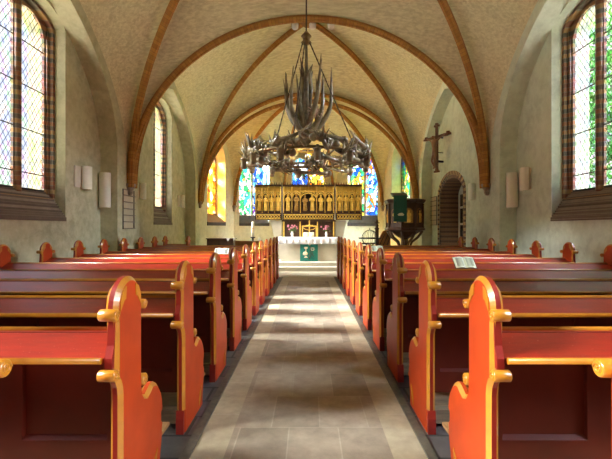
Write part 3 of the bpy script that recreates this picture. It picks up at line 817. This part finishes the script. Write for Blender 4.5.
# altar cross with golden frame
r = empty('altar_cross', (.03, 13.95, 1.036), 0, 'golden cross inside a small gold frame at the middle of the altar', 'cross')
mb = MB(); mb.box(-.02, .02, -.015, .015, .03, .58); mb.box(-.13, .13, -.015, .015, .38, .42); mb.lathe([(.09, 0), (.09, .015), (.03, .03), (.02, .06)], 14); mb.ball((0, 0, .4), .04); mb.build('cross', M['gold'], r)
mb = MB(); mb.box(-.26, -.22, -.01, .02, 0, .36); mb.box(.22, .26, -.01, .02, 0, .36); mb.box(-.26, .26, -.01, .02, .36, .40); mb.tube([(-.22, 0, .33), (-.15, 0, .27), (0, 0, .24), (.15, 0, .27), (.22, 0, .33)], .012, 6); mb.build('frame', M['gold'], r)
# bible on a stand
r = empty('bible', (.01, 13.52, 1.052), 0, 'open cream bible propped up at the centre of the altar', 'book')
Mx = Matrix.Rotation(math.radians(62), 4, 'X')
for sg in (-1, 1):
    mb = MB(); P = [(0, 0), (sg * .18, 0), (sg * .18, .02), (sg * .12, .035), (sg * .04, .032), (0, .015)]
    mb.prism(P, 'y', 0, .16, M=Mx); mb.build('page_block', M['cream'], r)
mb = MB(); mb.box(-.19, .19, -.01, .175, -.012, 0, M=Mx); mb.build('cover', M['brass'], r)
mb = MB(); mb.box(-.15, .15, -.0, .16, -.005, .010); mb.prism([(.07, .0), (.15, .0), (.08, .12)], 'x', -.02, .02); mb.build('stand', M['brass'], r)
def vase(x, label, seed):
    rr = random.Random(seed)
    r = empty('flower_vase', (x, 13.62, 1.036), 0, label, 'vase', 'vases of pink flowers on the altar')
    mb = MB(); mb.lathe([(.045, 0), (.05, .015), (.028, .04), (.05, .09), (.055, .12), (.03, .17), (.035, .20)], 16); mb.build('vase', M['porcelain'], r)
    lf = MB()
    heads = []
    for k in range(11):
        a = rr.uniform(0, 2 * PI); d = rr.uniform(.03, .17); h = rr.uniform(.26, .42)
        p = (d * math.cos(a) * 1.1, d * math.sin(a) * .6, h); heads.append(p)
        lf.tube([(0, 0, .17), (p[0] * .4, p[1] * .4, .24), p], .004, 5)
    for k in range(16):
        a = rr.uniform(0, 2 * PI); d = rr.uniform(.04, .15); z = rr.uniform(.2, .32); c_ = Vector((d * math.cos(a), d * .6 * math.sin(a), z))
        t = Vector((rr.uniform(-1, 1), rr.uniform(-1, 1), rr.uniform(-.4, 1))).normalized() * .05; s_ = t.orthogonal().normalized() * .016
        lf.add([c_ - t, c_ + s_, c_ + t, c_ - s_, c_ + Vector((0, 0, .004))], [(0, 1, 4), (1, 2, 4), (2, 3, 4), (3, 0, 4), (0, 3, 2, 1)])
    lf.build('foliage', M['leaf'], r)
    for p in heads:
        fm = MB()
        for q in range(6):
            a = q * PI / 3; fm.lathe([(.001, -.012), (.018, 0), (.001, .014)], 7, c=(p[0] + .02 * math.cos(a), p[1] - .01, p[2] + .02 * math.sin(a)))
        fm.ball((p[0], p[1] - .012, p[2]), .014); fm.build('blossom', M['pink'], r)
vase(-.55, 'white vase of pink flowers on the left end of the altar', 3)
vase(.61, 'white vase of pink flowers on the right end of the altar', 9)

# ------------------------------------------------------------------ carved altarpiece
AP = 14.35; kx = AP / 14.0
r = empty('altarpiece', (0, AP, .24), 0, 'gilded carved winged altarpiece with figures in arched niches above the altar', 'altarpiece')
zb, zt = 1.35 + (1.63 - 1.35) * kx - .24, 1.35 + (2.86 - 1.35) * kx - .24
def statue(mb, x, y, z, h, rr, w=1.0):
    rot = rr.uniform(-.3, .3)
    mb.lathe([(.062 * w, 0), (.066 * w, .05 * h), (.05 * w, .35 * h), (.055 * w, .5 * h), (.068 * w, .68 * h), (.06 * w, .77 * h), (.025, .82 * h), (.022, .845 * h), (.036, .88 * h), (.040, .93 * h), (.028, .985 * h), (.004, h)], 12, c=(x, y, z), sy=.75)
    for sg in (-1, 1):
        mb.tube([(x + sg * .062 * w, y, z + .74 * h), (x + sg * .078 * w, y - .03, z + .60 * h), (x + sg * .025, y - .06, z + (.56 + rot * .2) * h)], [.022, .02, .016], 7)
    for k in range(4):
        mb.tube([(x + (-.04 + .027 * k) * w, y - .045, z + .03), (x + (-.03 + .02 * k) * w, y - .042, z + .45 * h)], .010, 5)
    mb.tube([(x + .07 * w, y - .05, z + .05 * h), (x + .05 * w, y - .07, z + (.8 + rot) * h)], .007, 5)
def shrine(root, name, x0, x1, cells, rr):
    """cells: list of (width share, number of figures)"""
    sub = MB(); dp = .22
    sub.box(x0, x1, .10, .16, zb, zt)                                     # back
    sub.box(x0, x0 + .03, -.10, .12, zb, zt); sub.box(x1 - .03, x1, -.10, .12, zb, zt)
    sub.box(x0, x1, -.12, .13, zt - .05, zt); sub.box(x0, x1, -.12, .13, zb, zb + .015); sub.box(x0, x1, -.12, .13, zb + .22, zb + .245)
    case = sub.build(name, M['oak'], root)
    g = MB(); tot = sum(c[0] for c in cells); x = x0 + .03; W_ = (x1 - x0 - .06)
    g.box(x0 + .03, x1 - .03, .085, .10, zt - .26, zt - .05)
    fig = []
    zz0, zz1 = zb + .245, zt - .05
    for (share, nf) in cells:
        w = W_ * share / tot; xa, xb = x, x + w
        for xx in (xa, xb): g.tube([(xx, -.085, zz0), (xx, -.085, zz1 - .02)], .022, 6); g.box(xx - .02, xx + .02, -.08, .09, zz0, zz1)
        # pointed canopy, tracery bars above
        cx = (xa + xb) / 2; n = 10
        for lift, rad in ((0, .020), (.07, .016)):
            pts = [(cx + (w / 2 - .01) * (2 * k / n - 1), -.08, zz1 - .42 + lift + .17 * hfun(2 * k / n - 1, .6)) for k in range(n + 1)]
            g.tube(pts, rad, 6)
        g.tube([(cx, -.08, zz1 - .26), (cx, -.08, zz1 - .02)], .010, 6)
        for k in range(5):
            xx = xa + w * (k + .5) / 5; g.tube([(xx, -.06, zz1 - .24), (xx, -.06, zz1)], .011, 5)
        for kk in range(nf):
            fx = cx + (kk - (nf - 1) / 2) * w / max(nf, 1) * .9
            g.ball((fx, -.09, zz1 - .16), .022); fig.append((fx, w / nf))
        g.box(xa, xb, -.10, .09, zz1 - .215, zz1 - .20)
        x += w
    g.build('gilded_canopy', M['gold'], case)
    d = MB(); d.box(x0 + .03, x1 - .03, -.095, .085, zz0, zz0 + .075); d.build('plinth', M['oak'], case)
    for (fx, ww) in fig:
        m_ = MB(); statue(m_, fx, -.04, zz0 + .075, .60 * (.95 + .1 * rr.random()), rr, min(1.15, ww / .2)); m_.build('carved_figure', M['gold' if rr.random() < .9 else 'golddark'], case)
    # frieze of pierced tracery
    fz = MB(); fz.box(x0 + .04, x1 - .04, -.115, -.10, zb + .03, zb + .05); fz.box(x0 + .04, x1 - .04, -.115, -.10, zb + .185, zb + .205)
    n = int((x1 - x0 - .1) / .10)
    for k in range(n):
        cx = x0 + .05 + (x1 - x0 - .1) * (k + .5) / n
        ring = [(cx + .042 * math.cos(2 * PI * q / 8), -.115, zb + .118 + .055 * math.sin(2 * PI * q / 8)) for q in range(9)]
        fz.tube(ring, .010, 5)
    fz.build('tracery_frieze', M['gold'], case)
    cr = MB(); n = int((x1 - x0) / .085)
    for k in range(n + 1):
        cx = x0 + .01 + (x1 - x0 - .02) * k / n; cr.tube([(cx, -.1, zt), (cx, -.1, zt + .05), (cx, -.1, zt + .085)], [.012, .014, .002], 5)
    cr.build('cresting', M['oak'], case)
rr = random.Random(5)
shrine(r, 'centre_shrine', -.90 * kx, .90 * kx, [(1, 1), (1, 1), (1.9, 2), (1, 1), (1, 1)], rr)
shrine(r, 'left_wing', -1.86 * kx, -.93 * kx, [(1, 1)] * 4, rr)
shrine(r, 'right_wing', .95 * kx, 1.86 * kx, [(1, 1)] * 4, rr)
mb = MB(); mb.box(-.92, .94, -.06, .14, .60, zb); mb.box(-.95, .97, -.12, .15, zb - .06, zb); mb.build('predella', M['oak'], r)
mb = MB()
for x in (-.88, -.30, .32, .90): mb.box(x - .02, x + .02, -.09, -.06, .60, zb - .06)
mb.build('gold_post', M['gold'], r)
mb = MB(); mb.box(-1.30, 1.32, -.03, .20, 0, .60); mb.build('support', M['altarstone'], r)
mb = MB()
for s in (-1, 1):
    mb = MB(); mb.prism([(s * .96, .60), (s * 1.20, .60), (s * 1.36, zb - .02), (s * .96, zb - .02)], 'y', -.05, .20); mb.build('side_console', M['altarstone'], r)

# ------------------------------------------------------------------ pulpit
r = empty('pulpit', (3.42, 14.25, 0), 0, 'dark carved wooden pulpit with painted panels right of the altar', 'pulpit')
R0 = .64; ph = math.radians(-90 + 22.5)
def octo(mb, prof, m=0): mb.lathe(prof, 8, m, ph=ph, smooth=False)
mb = MB(); octo(mb, [(R0, 1.32), (R0 * .97, 1.34), (R0 * .97, 2.20), (R0, 2.22)]); mb.build('body', M['oak'], r)
mb = MB(); octo(mb, [(R0 * .98, 2.20), (R0 * 1.08, 2.24), (R0 * 1.14, 2.30), (R0 * 1.14, 2.34), (R0 * 1.05, 2.36)]); mb.build('cornice', M['oak'], r)
mb = MB(); octo(mb, [(R0 * .3, 1.0), (R0 * .45, 1.05), (R0 * .85, 1.22), (R0 * 1.10, 1.28), (R0 * 1.12, 1.33), (R0 * 1.0, 1.38)]); mb.build('base_moulding', M['oak'], r)
mb = MB(); octo(mb, [(.24, 0), (.24, .12), (.14, .2), (.13, .95), (.22, 1.06)]); mb.build('stem', M['oak'], r)
for k in range(8):
    a = ph + 2 * PI * (k + .5) / 8; Rf = R0 * .97 * math.cos(PI / 8); hwf = R0 * .97 * math.sin(PI / 8)
    if math.sin(a) > .5: continue
    Mt = Matrix.Rotation(a, 4, 'Z')
    mb = MB(); pl = [( -hwf * .62, 1.52)] + [(hwf * .62 * -math.cos(PI * q / 10), 1.86 + .17 * math.sin(PI * q / 10)) for q in range(11)] + [(hwf * .62, 1.52)]
    mb.prism(pl, 'x', Rf + .002, Rf + .014, M=Mt); pn = mb.build('painted_panel', M['golddark' if k % 2 else 'oak'], r)
    mb = MB(); mb.tube([Mt @ Vector((Rf + .016, p[0], p[1])) for p in pl], .014, 6)
    mb.build('panel_moulding', M['midwood'], pn)
    mb = MB(); st = MB(); statue(st, 0, 0, 0, .42, rr, .9)
    st.v = [Mt @ Vector((Rf + .035 - v.y * .4, v.x, 1.54 + v.z)) for v in st.v]; st.build('painted_figure', M['gold'], pn)
    a2 = ph + 2 * PI * k / 8; c_ = (R0 * math.cos(a2), R0 * math.sin(a2))
    mb = MB(); mb.tube([(c_[0], c_[1], 1.36), (c_[0], c_[1], 1.42), (c_[0], c_[1], 1.78), (c_[0], c_[1], 2.14), (c_[0], c_[1], 2.2)], [.045, .03, .038, .03, .045], 10); mb.build('column', M['oak'], r)
    mb = MB(); d = Vector((math.cos(a2), math.sin(a2), 0)); mb.tube([d * .16 + Vector((0, 0, .62)), d * .26 + Vector((0, 0, .86)), d * .46 + Vector((0, 0, 1.02)), d * .62 + Vector((0, 0, 1.25))], [.03, .045, .045, .05], 8); mb.build('bracket', M['oak'], r)
mb = MB(); Mt = Matrix.Translation((-.35, -.66, 2.36)) @ Matrix.Rotation(.35, 4, 'X')
mb.box(-.26, .26, -.20, .20, .10, .14, M=Mt); mb.tube([(-.35, -.62, 2.30), (-.35, -.62, 2.46)], .04, 8); mb.build('lectern', M['oak'], r)
pc = MB(); n = 12
pc.box(-.22, .22, -.012, 0, -.86, .02); pc2 = pc.build('pulpit_hanging', M['tealdark'], loc=(3.42 - .36, 14.25 - .90, 2.42))
tag(pc2, 'dark green cloth hanging from the pulpit lectern', 'pulpit hanging')
mb = MB(); mb.prism([(-.06, -.66), (.10, -.66), (.13, -.62), (.06, -.56), (-.04, -.58), (-.09, -.62)], 'y', -.02, -.012); mb.build('emblem', M['cream'], pc2)
# stair and newel beside the pulpit
r = empty('pulpit_stair', (2.52, 14.75, 0), 0, 'wooden pulpit stair side with finial post left of the pulpit', 'stair')
mb = MB(); mb.box(-.06, .06, -.06, .06, 0, 1.30); mb.lathe([(.09, 1.30), (.09, 1.34), (.04, 1.38), (.07, 1.44), (.03, 1.50), (.03, 1.55), (.055, 1.60), (.004, 1.70)], 12); mb.box(-.10, .10, -.02, .02, 1.52, 1.56); mb.build('newel_post', M['oak'], r)
mb = MB(); mb.prism([(.06, 0), (.50, 0), (.50, 1.0), (.36, 1.28), (.22, 1.24), (.06, .95)], 'y', -.02, .02); mb.build('side_panel', M['midwood'], r)
mb = MB()
for k in range(3): mb.tube([(.08 + .14 * k, -.035, .7), (.30 + .10 * k, -.035, 1.15 - .05 * k)], .014, 6)
mb.build('brace', M['oak'], r)
for k in range(5):
    mb = MB(); mb.box(-.5 , .06, .02 + .2 * k, .22 + .2 * k, .20 * k + .12, .20 * (k + 1) - .02); mb.build('tread', M['oak'], r)

# ------------------------------------------------------------------ globe candle stand
r = empty('globe_candle_stand', (2.02, 13.2, .125), 0, 'black wire globe candle stand between altar and pulpit', 'candle stand')
cz = .90; R_ = .26
for k in range(6):
    a = PI * k / 6; mb = MB(); mb.tube([(R_ * math.cos(t) * math.cos(a), R_ * math.cos(t) * math.sin(a), cz + R_ * math.sin(t)) for t in [2 * PI * q / 28 for q in range(29)]], .007, 5); mb.build('hoop', M['lead'], r)
mb = MB(); mb.tube([(.35 * math.cos(2 * PI * q / 32), .35 * math.sin(2 * PI * q / 32), cz - .02) for q in range(33)], .014, 6)
for q in range(12):
    a = 2 * PI * q / 12; mb.lathe([(.01, 0), (.025, .01), (.025, .02)], 8, c=(.35 * math.cos(a), .35 * math.sin(a), cz - .01))
for q in range(4):
    a = PI / 2 * q; mb.tube([(.26 * math.cos(a), .26 * math.sin(a), cz - .02), (.35 * math.cos(a), .35 * math.sin(a), cz - .02)], .008, 5)
mb.build('candle_ring', M['lead'], r)
mb = MB(); mb.lathe([(.2, 0), (.2, .02), (.03, .05), (.02, .12), (.02, cz - R_), (.03, cz - R_ + .02)], 14); mb.lathe([(.012, 0), (.02, .03), (.004, .08)], 8, c=(0, 0, cz + R_)); mb.build('stem', M['lead'], r)

# ------------------------------------------------------------------ paschal candle, bench, chest
r = empty('paschal_candle_stand', (-1.80, 12.95, .24), 0, 'slim dark stand holding the tall white candle left of the altar', 'candle stand')
mb = MB(); mb.lathe([(.17, 0), (.17, .02), (.04, .05), (.022, .10), (.022, .70), (.04, .73), (.02, .76), (.085, .80), (.085, .82), (.05, .825)], 16); mb.build('stand', M['lead'], r)
r2 = MB(); r2.lathe([(.045, 0), (.045, .48), (.03, .485), (.004, .49)], 18); o = r2.build('paschal_candle', M['wax'], loc=(-1.80, 12.95, 1.066))
tag(o, 'thick white candle with orange marks left of the altar', 'candle')
mb = MB(); mb.box(-.012, .012, -.052, -.040, .16, .34); mb.box(-.03, .03, -.052, -.038, .26, .285); mb.build('cross_mark', M['waxmark'], o)
r = empty('kneeling_bench', (-1.86, 12.12, 0), 0, 'brown kneeling bench with pale posts left of the altar', 'bench')
for x in (-.38, .38):
    mb = MB(); mb.box(x - .02, x + .02, -.03, .03, 0, .95); mb.lathe([(.02, .95), (.035, .99), (.03, 1.04), (.004, 1.07)], 10, c=(x, 0, 0)); mb.build('post', M['lampback'], r)
mb = MB(); mb.box(-.36, .36, -.02, .02, .80, .96); mb.build('back_board', M['midwood'], r)
mb = MB(); mb.box(-.36, .36, -.02, .02, .3, .4); mb.build('cross_rail', M['midwood'], r)
mb = MB(); mb.box(-.36, .36, -.30, .02, .40, .43); mb.box(-.36, -.32, -.30, -.26, 0, .40); mb.box(.32, .36, -.30, -.26, 0, .40); mb.build('seat', M['midwood'], r)
r = empty('wooden_chest', (-3.02, 13.9, .0), 0, 'low dark brown chest at the foot of the left choir wall', 'chest')
mb = MB(); mb.box(-.45, .45, -.25, .25, 0, .965); mb.build('body', M['oak'], r)
mb = MB(); mb.box(-.48, .48, -.28, .28, .965, .995); mb.build('lid', M['oak'], r)
mb = MB(); mb.box(-.40, .40, -.262, -.25, .5, .76); mb.box(-.40, .40, -.262, -.25, .1, .42); mb.build('panel', M['oak'], r)
mb = MB(); mb.box(0, .12, 0, .12, .0, .004); mb.prism([(0, .004), (.12, .004), (.06, -.10)], 'y', -.006, 0); o = mb.build('white_leaflet', M['paperw'], loc=(-2.80, 13.618, .997))
tag(o, 'small white leaflet hanging over the edge of the dark chest', 'leaflet')

# ------------------------------------------------------------------ antler chandelier
CY = 6.37; CZ = 2.46
r = empty('antler_chandelier', (-.035, CY, CZ), 0, 'large ring chandelier of intertwined antlers hanging on a rope over the aisle', 'chandelier')
ra = random.Random(11)
def antler(base, d0, length, up, rad, ntine, seed):
    """curved beam with tines -> MB"""
    q = random.Random(seed); mb = MB(); base = Vector(base); d = Vector(d0).normalized(); up = Vector(up).normalized()
    side = d.cross(up).normalized(); pts = []; p = base.copy(); n = 12; curl = q.uniform(-.5, .5)
    for i in range(n + 1):
        t = i / n; pts.append(p.copy())
        dd = (d * math.cos(t * 1.1) + up * math.sin(t * 1.1) * 1.0 + side * curl * t).normalized(); p = p + dd * length / n
    rads = [rad * (1 - .85 * (i / n) ** 1.3) for i in range(n + 1)]
    mb.tube(pts, rads, 7); mb.ball(base, rad * 1.5)
    for k in range(ntine):
        i = int((k + 1) * n / (ntine + 1.2)); b = pts[i]; tl = length * q.uniform(.22, .42)
        dr = (up * q.uniform(.5, 1.1) + side * q.uniform(-.9, .9) + d * q.uniform(0, .7)).normalized(); up2 = up
        tp = []
        for j in range(6):
            u = j / 5; tp.append(b + dr * tl * u + up2 * tl * .3 * u * u)
        mb.tube(tp, [rads[i] * .75 * (1 - .88 * u / 5) for u in range(6)], 6)
    return mb
N = 34
for k in range(N):
    a = 2 * PI * k / N + ra.uniform(-.08, .08); rad = ra.uniform(.86, .97); lay = k % 3
    b = (rad * math.cos(a), rad * math.sin(a), (-.10, .04, .12)[lay] + ra.uniform(-.04, .04))
    tng = Vector((-math.sin(a), math.cos(a), 0)) * (1 if (k // 2) % 2 else -1)
    inw = Vector((-math.cos(a), -math.sin(a), 0))
    upv = inw * ra.uniform(.45, .9) + Vector((0, 0, ra.choice([.25, .5, .1, -.2])))
    antler(b, tng + Vector((0, 0, ra.uniform(-.15, .15))), ra.uniform(.42, .60), upv, .040, 4, k).build('antler', M['antler'], r)
    b2 = (rad * 1.02 * math.cos(a + .1), rad * 1.02 * math.sin(a + .1), ra.uniform(-.08, .1))
    mb = MB(); n = ra.randint(4, 6)
    for q in range(n):   # short burr of tines pointing up and out
        d = Vector((math.cos(a) * ra.uniform(-.5, .8), math.sin(a) * ra.uniform(-.5, .8), ra.uniform(.1, .9))) + tng * ra.uniform(-1, 1); d.normalize()
        P0 = Vector(b2); l = ra.uniform(.12, .22); e = Vector((0, 0, ra.uniform(.02, .07)))
        mb.tube([P0, P0 + d * l * .5, P0 + d * l + e], [.03, .022, .003], 6)
    mb.build('antler_crown', M['antler'], r)
mb = MB(); mb.tube([(.92 * math.cos(2 * PI * q / 48), .92 * math.sin(2 * PI * q / 48), 0) for q in range(49)], .022, 8, caps=False); mb.build('ring', M['brass'], r)
for k in range(12):
    a = 2 * PI * (k + .3) / 12; c_ = (.98 * math.cos(a), .98 * math.sin(a))
    mb = MB(); mb.lathe([(.001, -.20), (.04, -.19), (.05, -.15), (.048, -.05), (.06, -.045), (.06, -.03), (.02, -.02), (.02, .02)], 12, c=(c_[0], c_[1], 0)); mb.build('lamp_cup', M['antler'], r)
# central hanging bunch of antlers
for k in range(10):
    a = 2 * PI * k / 10 + .05; H = (1.06, .92, 1.0, .86)[k % 4]; Rr = (.36, .28, .33, .20)[k % 4]; z0 = .34 + .06 * (k % 3)
    mb = MB(); pts = []; n = 12; tw = ra.uniform(-.5, .5)
    for i in range(n + 1):
        t = i / n; rr_ = .02 + Rr * math.sin(PI / 2 * min(1, t * 1.7)) + .03 * t
        aa = a + tw * t; pts.append(Vector((rr_ * math.cos(aa), rr_ * math.sin(aa), z0 + H * t ** 1.15)))
    rd = [.050 * (1 - .9 * (i / n) ** 1.4) for i in range(n + 1)]
    mb.tube(pts, rd, 7); mb.ball(pts[0], .06)
    for j in (3, 6, 8)[: 1 + k % 3]:
        d = Vector((math.cos(a + tw) * ra.uniform(-.6, .5), math.sin(a + tw) * ra.uniform(-.6, .5), 1)).normalized(); l = ra.uniform(.18, .30)
        mb.tube([pts[j], pts[j] + d * l * .5 + Vector((0, 0, 0)), pts[j] + d * l + Vector((0, 0, .05))], [rd[j] * .8, rd[j] * .5, .003], 6)
    mb.build('antler', M['antler'], r)
for k in range(4):
    a = 2 * PI * k / 4; mb = MB(); mb.tube([(.03 * math.cos(a), .03 * math.sin(a), .7), (.07 * math.cos(a), .07 * math.sin(a), 1.1), (.05 * math.cos(a), .05 * math.sin(a), 1.35), (.10 * math.cos(a), .10 * math.sin(a), 1.5 + .06 * k)], [.045, .04, .03, .004], 7)
    mb.tube([(.06 * math.cos(a), .06 * math.sin(a), 1.28), (.13 * math.cos(a + .6), .13 * math.sin(a + .6), 1.42)], [.03, .004], 6); mb.build('antler', M['antler'], r)
mb = MB(); mb.tube([(0, 0, .22), (0, 0, .4), (0, 0, .9), (0, 0, 1.86)], [.03, .05, .035, .02], 10); mb.lathe([(.004, .16), (.05, .22), (.03, .28), (.07, .34), (.04, .42)], 12); mb.build('central_stem', M['antler'], r)
st = MB()
for k in range(12):
    a = 2 * PI * k / 12; st.tube([(.14, -.16, .70), (.14 + .13 * math.cos(a), -.20, .70 + .11 * math.sin(a))], [.022, .003], 6)
st.ball((.14, -.17, .70), .045); st.build('burr_star', M['antlertip'], r)
mb = MB(); mb.lathe([(.02, 1.80), (.06, 1.82), (.085, 1.84), (.055, 1.87), (.055, 1.91), (.085, 1.94), (.06, 1.97), (.02, 2.02)], 16); mb.build('hub', M['brass'], r)
for a in (math.radians(205), math.radians(250), math.radians(322), math.radians(90)):
    mb = MB(); p0 = Vector((.06 * math.cos(a), .06 * math.sin(a), 1.84)); p1 = Vector((.92 * math.cos(a), .92 * math.sin(a), .02))
    if abs(math.degrees(a) - 322) > 1: p1.x *= .6
    L_ = (p1 - p0).length; n = int(L_ / .05)
    pts = [p0.lerp(p1, i / n) for i in range(n + 1)]
    mb.tube(pts, [.007 + .004 * (i % 2) for i in range(n + 1)], 6); mb.build('chain', M['rope'], r)
mb = MB(); mb.tube([(0, 0, 2.02), (0, 0, BZ - CZ - .2)], .012, 8); mb.build('rope', M['rope'], r)
mb = MB(); mb.tube([(.14 * math.cos(2 * PI * q / 6 + .3), .14 * math.sin(2 * PI * q / 6 + .3), .12) for q in range(7)], .012, 6)
for q in range(6): a = 2 * PI * q / 6 + .3; mb.tube([(.14 * math.cos(a), .14 * math.sin(a), .12), (0, 0, .2)], .008, 5)
mb.build('gold_crown', M['gold'], r)

for (x, lb) in ((-.33, 'left'), (.10, 'middle'), (.55, 'right')):
    r = empty('ceiling_spot', (x, 9.78, 6.38), 0, 'small white spot lamp behind the crown of the big arch, %s of three' % lb, 'lamp', 'spot lamps behind the arch crown')
    mb = MB(); mb.lathe([(.05, -.17), (.08, -.15), (.09, -.05), (.06, 0), (.02, .02)], 14); mb.build('shade', M['porcelain'], r)
    mb = MB(); mb.tube([(0, 0, .0), (0, 0, .35)], .012, 6); mb.build('stem', M['lead'], r)
    l = bpy.data.lights.new('spot_lamp', 'SPOT'); l.energy = SPOT; l.spot_size = math.radians(50); l.spot_blend = .8; l.shadow_soft_size = .05; l.color = (1, .84, .58)
    lo = bpy.data.objects.new('spot_lamp', l); col.objects.link(lo); lo.location = (x, 9.80, 6.17); lo.rotation_euler = (Vector((x * 1.5, 14.3, 1.6)) - lo.location).to_track_quat('-Z', 'Y').to_euler()

# ------------------------------------------------------------------ trees outside
def tree(x, y, h, rc, label, seed):
    q = random.Random(seed)
    r = empty('tree', (x, y, -.35), 0, label, 'tree', 'trees outside the right window')
    mb = MB(); mb.tube([(0, 0, 0), (.1, 0, h * .3), (0, .1, h * .6), (.1, .1, h * .85)], [.22, .17, .12, .05], 10)
    for k in range(7):
        a = q.uniform(0, 6.28); z = h * q.uniform(.35, .75); mb.tube([(0, .05, z), (rc * .5 * math.cos(a), rc * .5 * math.sin(a), z + rc * .4), (rc * .8 * math.cos(a), rc * .8 * math.sin(a), z + rc * .6)], [.07, .05, .02], 6)
    mb.build('trunk', M['bark'], r)
    cr = MB()
    for k in range(3600):
        while True:
            p = Vector((q.uniform(-1, 1), q.uniform(-1, 1), q.uniform(-1, 1)))
            if .35 < p.length < 1: break
        p = Vector((p.x * rc, p.y * rc, h * .62 + p.z * h * .38)); t = Vector((q.uniform(-1, 1), q.uniform(-1, 1), q.uniform(-1, 1))).normalized() * .17; s_ = t.orthogonal().normalized() * .09
        b = len(cr.v); cr.v += [p - t, p + s_, p + t, p - s_]; cr.face((b, b + 1, b + 2, b + 3))
    o = cr.build('foliage', M['treeleaf'], r, fixn=False)
M['treeleaf'] = m_noisy('tree_leaves', (.05, .20, .03), (.12, .32, .06), 1.2, .7)
tree(9.8, 10.6, 9.5, 2.3, 'leafy green tree seen through the big right window', 1)
tree(10.5, 16.2, 11.0, 2.8, 'leafy green tree farther back outside the big right window', 2)

# ------------------------------------------------------------------ sky
w = bpy.data.worlds.new('World'); sc.world = w; w.use_nodes = True; nt = w.node_tree; nt.nodes.clear()
ow = nt.nodes.new('ShaderNodeOutputWorld'); bg = nt.nodes.new('ShaderNodeBackground'); nt.links.new(bg.outputs[0], ow.inputs[0])
tc = nt.nodes.new('ShaderNodeTexCoord'); sp = nt.nodes.new('ShaderNodeSeparateXYZ'); nt.links.new(tc.outputs['Generated'], sp.inputs[0])
rp = nt.nodes.new('ShaderNodeValToRGB'); nt.links.new(sp.outputs[2], rp.inputs[0])
rp.color_ramp.elements[0].position = 0; rp.color_ramp.elements[0].color = (1, .97, .92, 1)
rp.color_ramp.elements[1].position = .9; rp.color_ramp.elements[1].color = (.80, .88, 1, 1)
# hazy bright sky towards the left (the sun's side) and overhead
nrm_ = nt.nodes.new('ShaderNodeVectorMath'); nrm_.operation = 'DOT_PRODUCT'; nt.links.new(tc.outputs['Generated'], nrm_.inputs[0]); sd = Vector((-.80, .12, .58)).normalized(); nrm_.inputs[1].default_value = sd
mx0 = nt.nodes.new('ShaderNodeMath'); mx0.operation = 'MAXIMUM'; mx0.inputs[1].default_value = 0; nt.links.new(nrm_.outputs['Value'], mx0.inputs[0])
pw_ = nt.nodes.new('ShaderNodeMath'); pw_.operation = 'POWER'; pw_.inputs[1].default_value = 9; nt.links.new(mx0.outputs[0], pw_.inputs[0])
ml = nt.nodes.new('ShaderNodeMath'); ml.operation = 'MULTIPLY_ADD'; ml.inputs[1].default_value = SKYGLOW; ml.inputs[2].default_value = SKY; nt.links.new(pw_.outputs[0], ml.inputs[0])
nt.links.new(rp.outputs[0], bg.inputs[0]); nt.links.new(ml.outputs[0], bg.inputs[1])
def sun(name, d, e, angle, c=(1, .95, .86)):
    l = bpy.data.lights.new(name, 'SUN'); l.energy = e; l.angle = math.radians(angle); l.color = c
    o = bpy.data.objects.new(name, l); col.objects.link(o); o.rotation_euler = Vector(d).to_track_quat('-Z', 'Y').to_euler(); o.location = Vector(d) * -30
sun('hazy_sun', (.80, .06, -.54), 110, 27, (1, .97, .88))
sun('sky_light_right', (-.80, .05, -.55), 62, 50, (.94, .98, 1))
w.cycles.sampling_method = 'AUTOMATIC'

# ------------------------------------------------------------------ camera
cd = bpy.data.cameras.new('Camera'); cam = bpy.data.objects.new('Camera', cd); col.objects.link(cam)
cam.location = (0, 0, 1.35); cam.rotation_euler = (PI / 2, 0, 0)
cd.sensor_width = 36; cd.lens = 400 / 612 * 36; cd.shift_x = -2.5 / 612; cd.shift_y = -1.5 / 612; cd.clip_start = .05
sc.camera = cam
sc.cycles.max_bounces = 12; sc.cycles.diffuse_bounces = 8; sc.cycles.transparent_max_bounces = 16
sc.cycles.use_denoising = True; sc.cycles.sample_clamp_indirect = 20
sc.view_settings.view_transform = 'Standard'; sc.view_settings.look = 'None'; sc.view_settings.gamma = 1; sc.view_settings.use_curve_mapping = False
sc.view_settings.exposure = 0.4
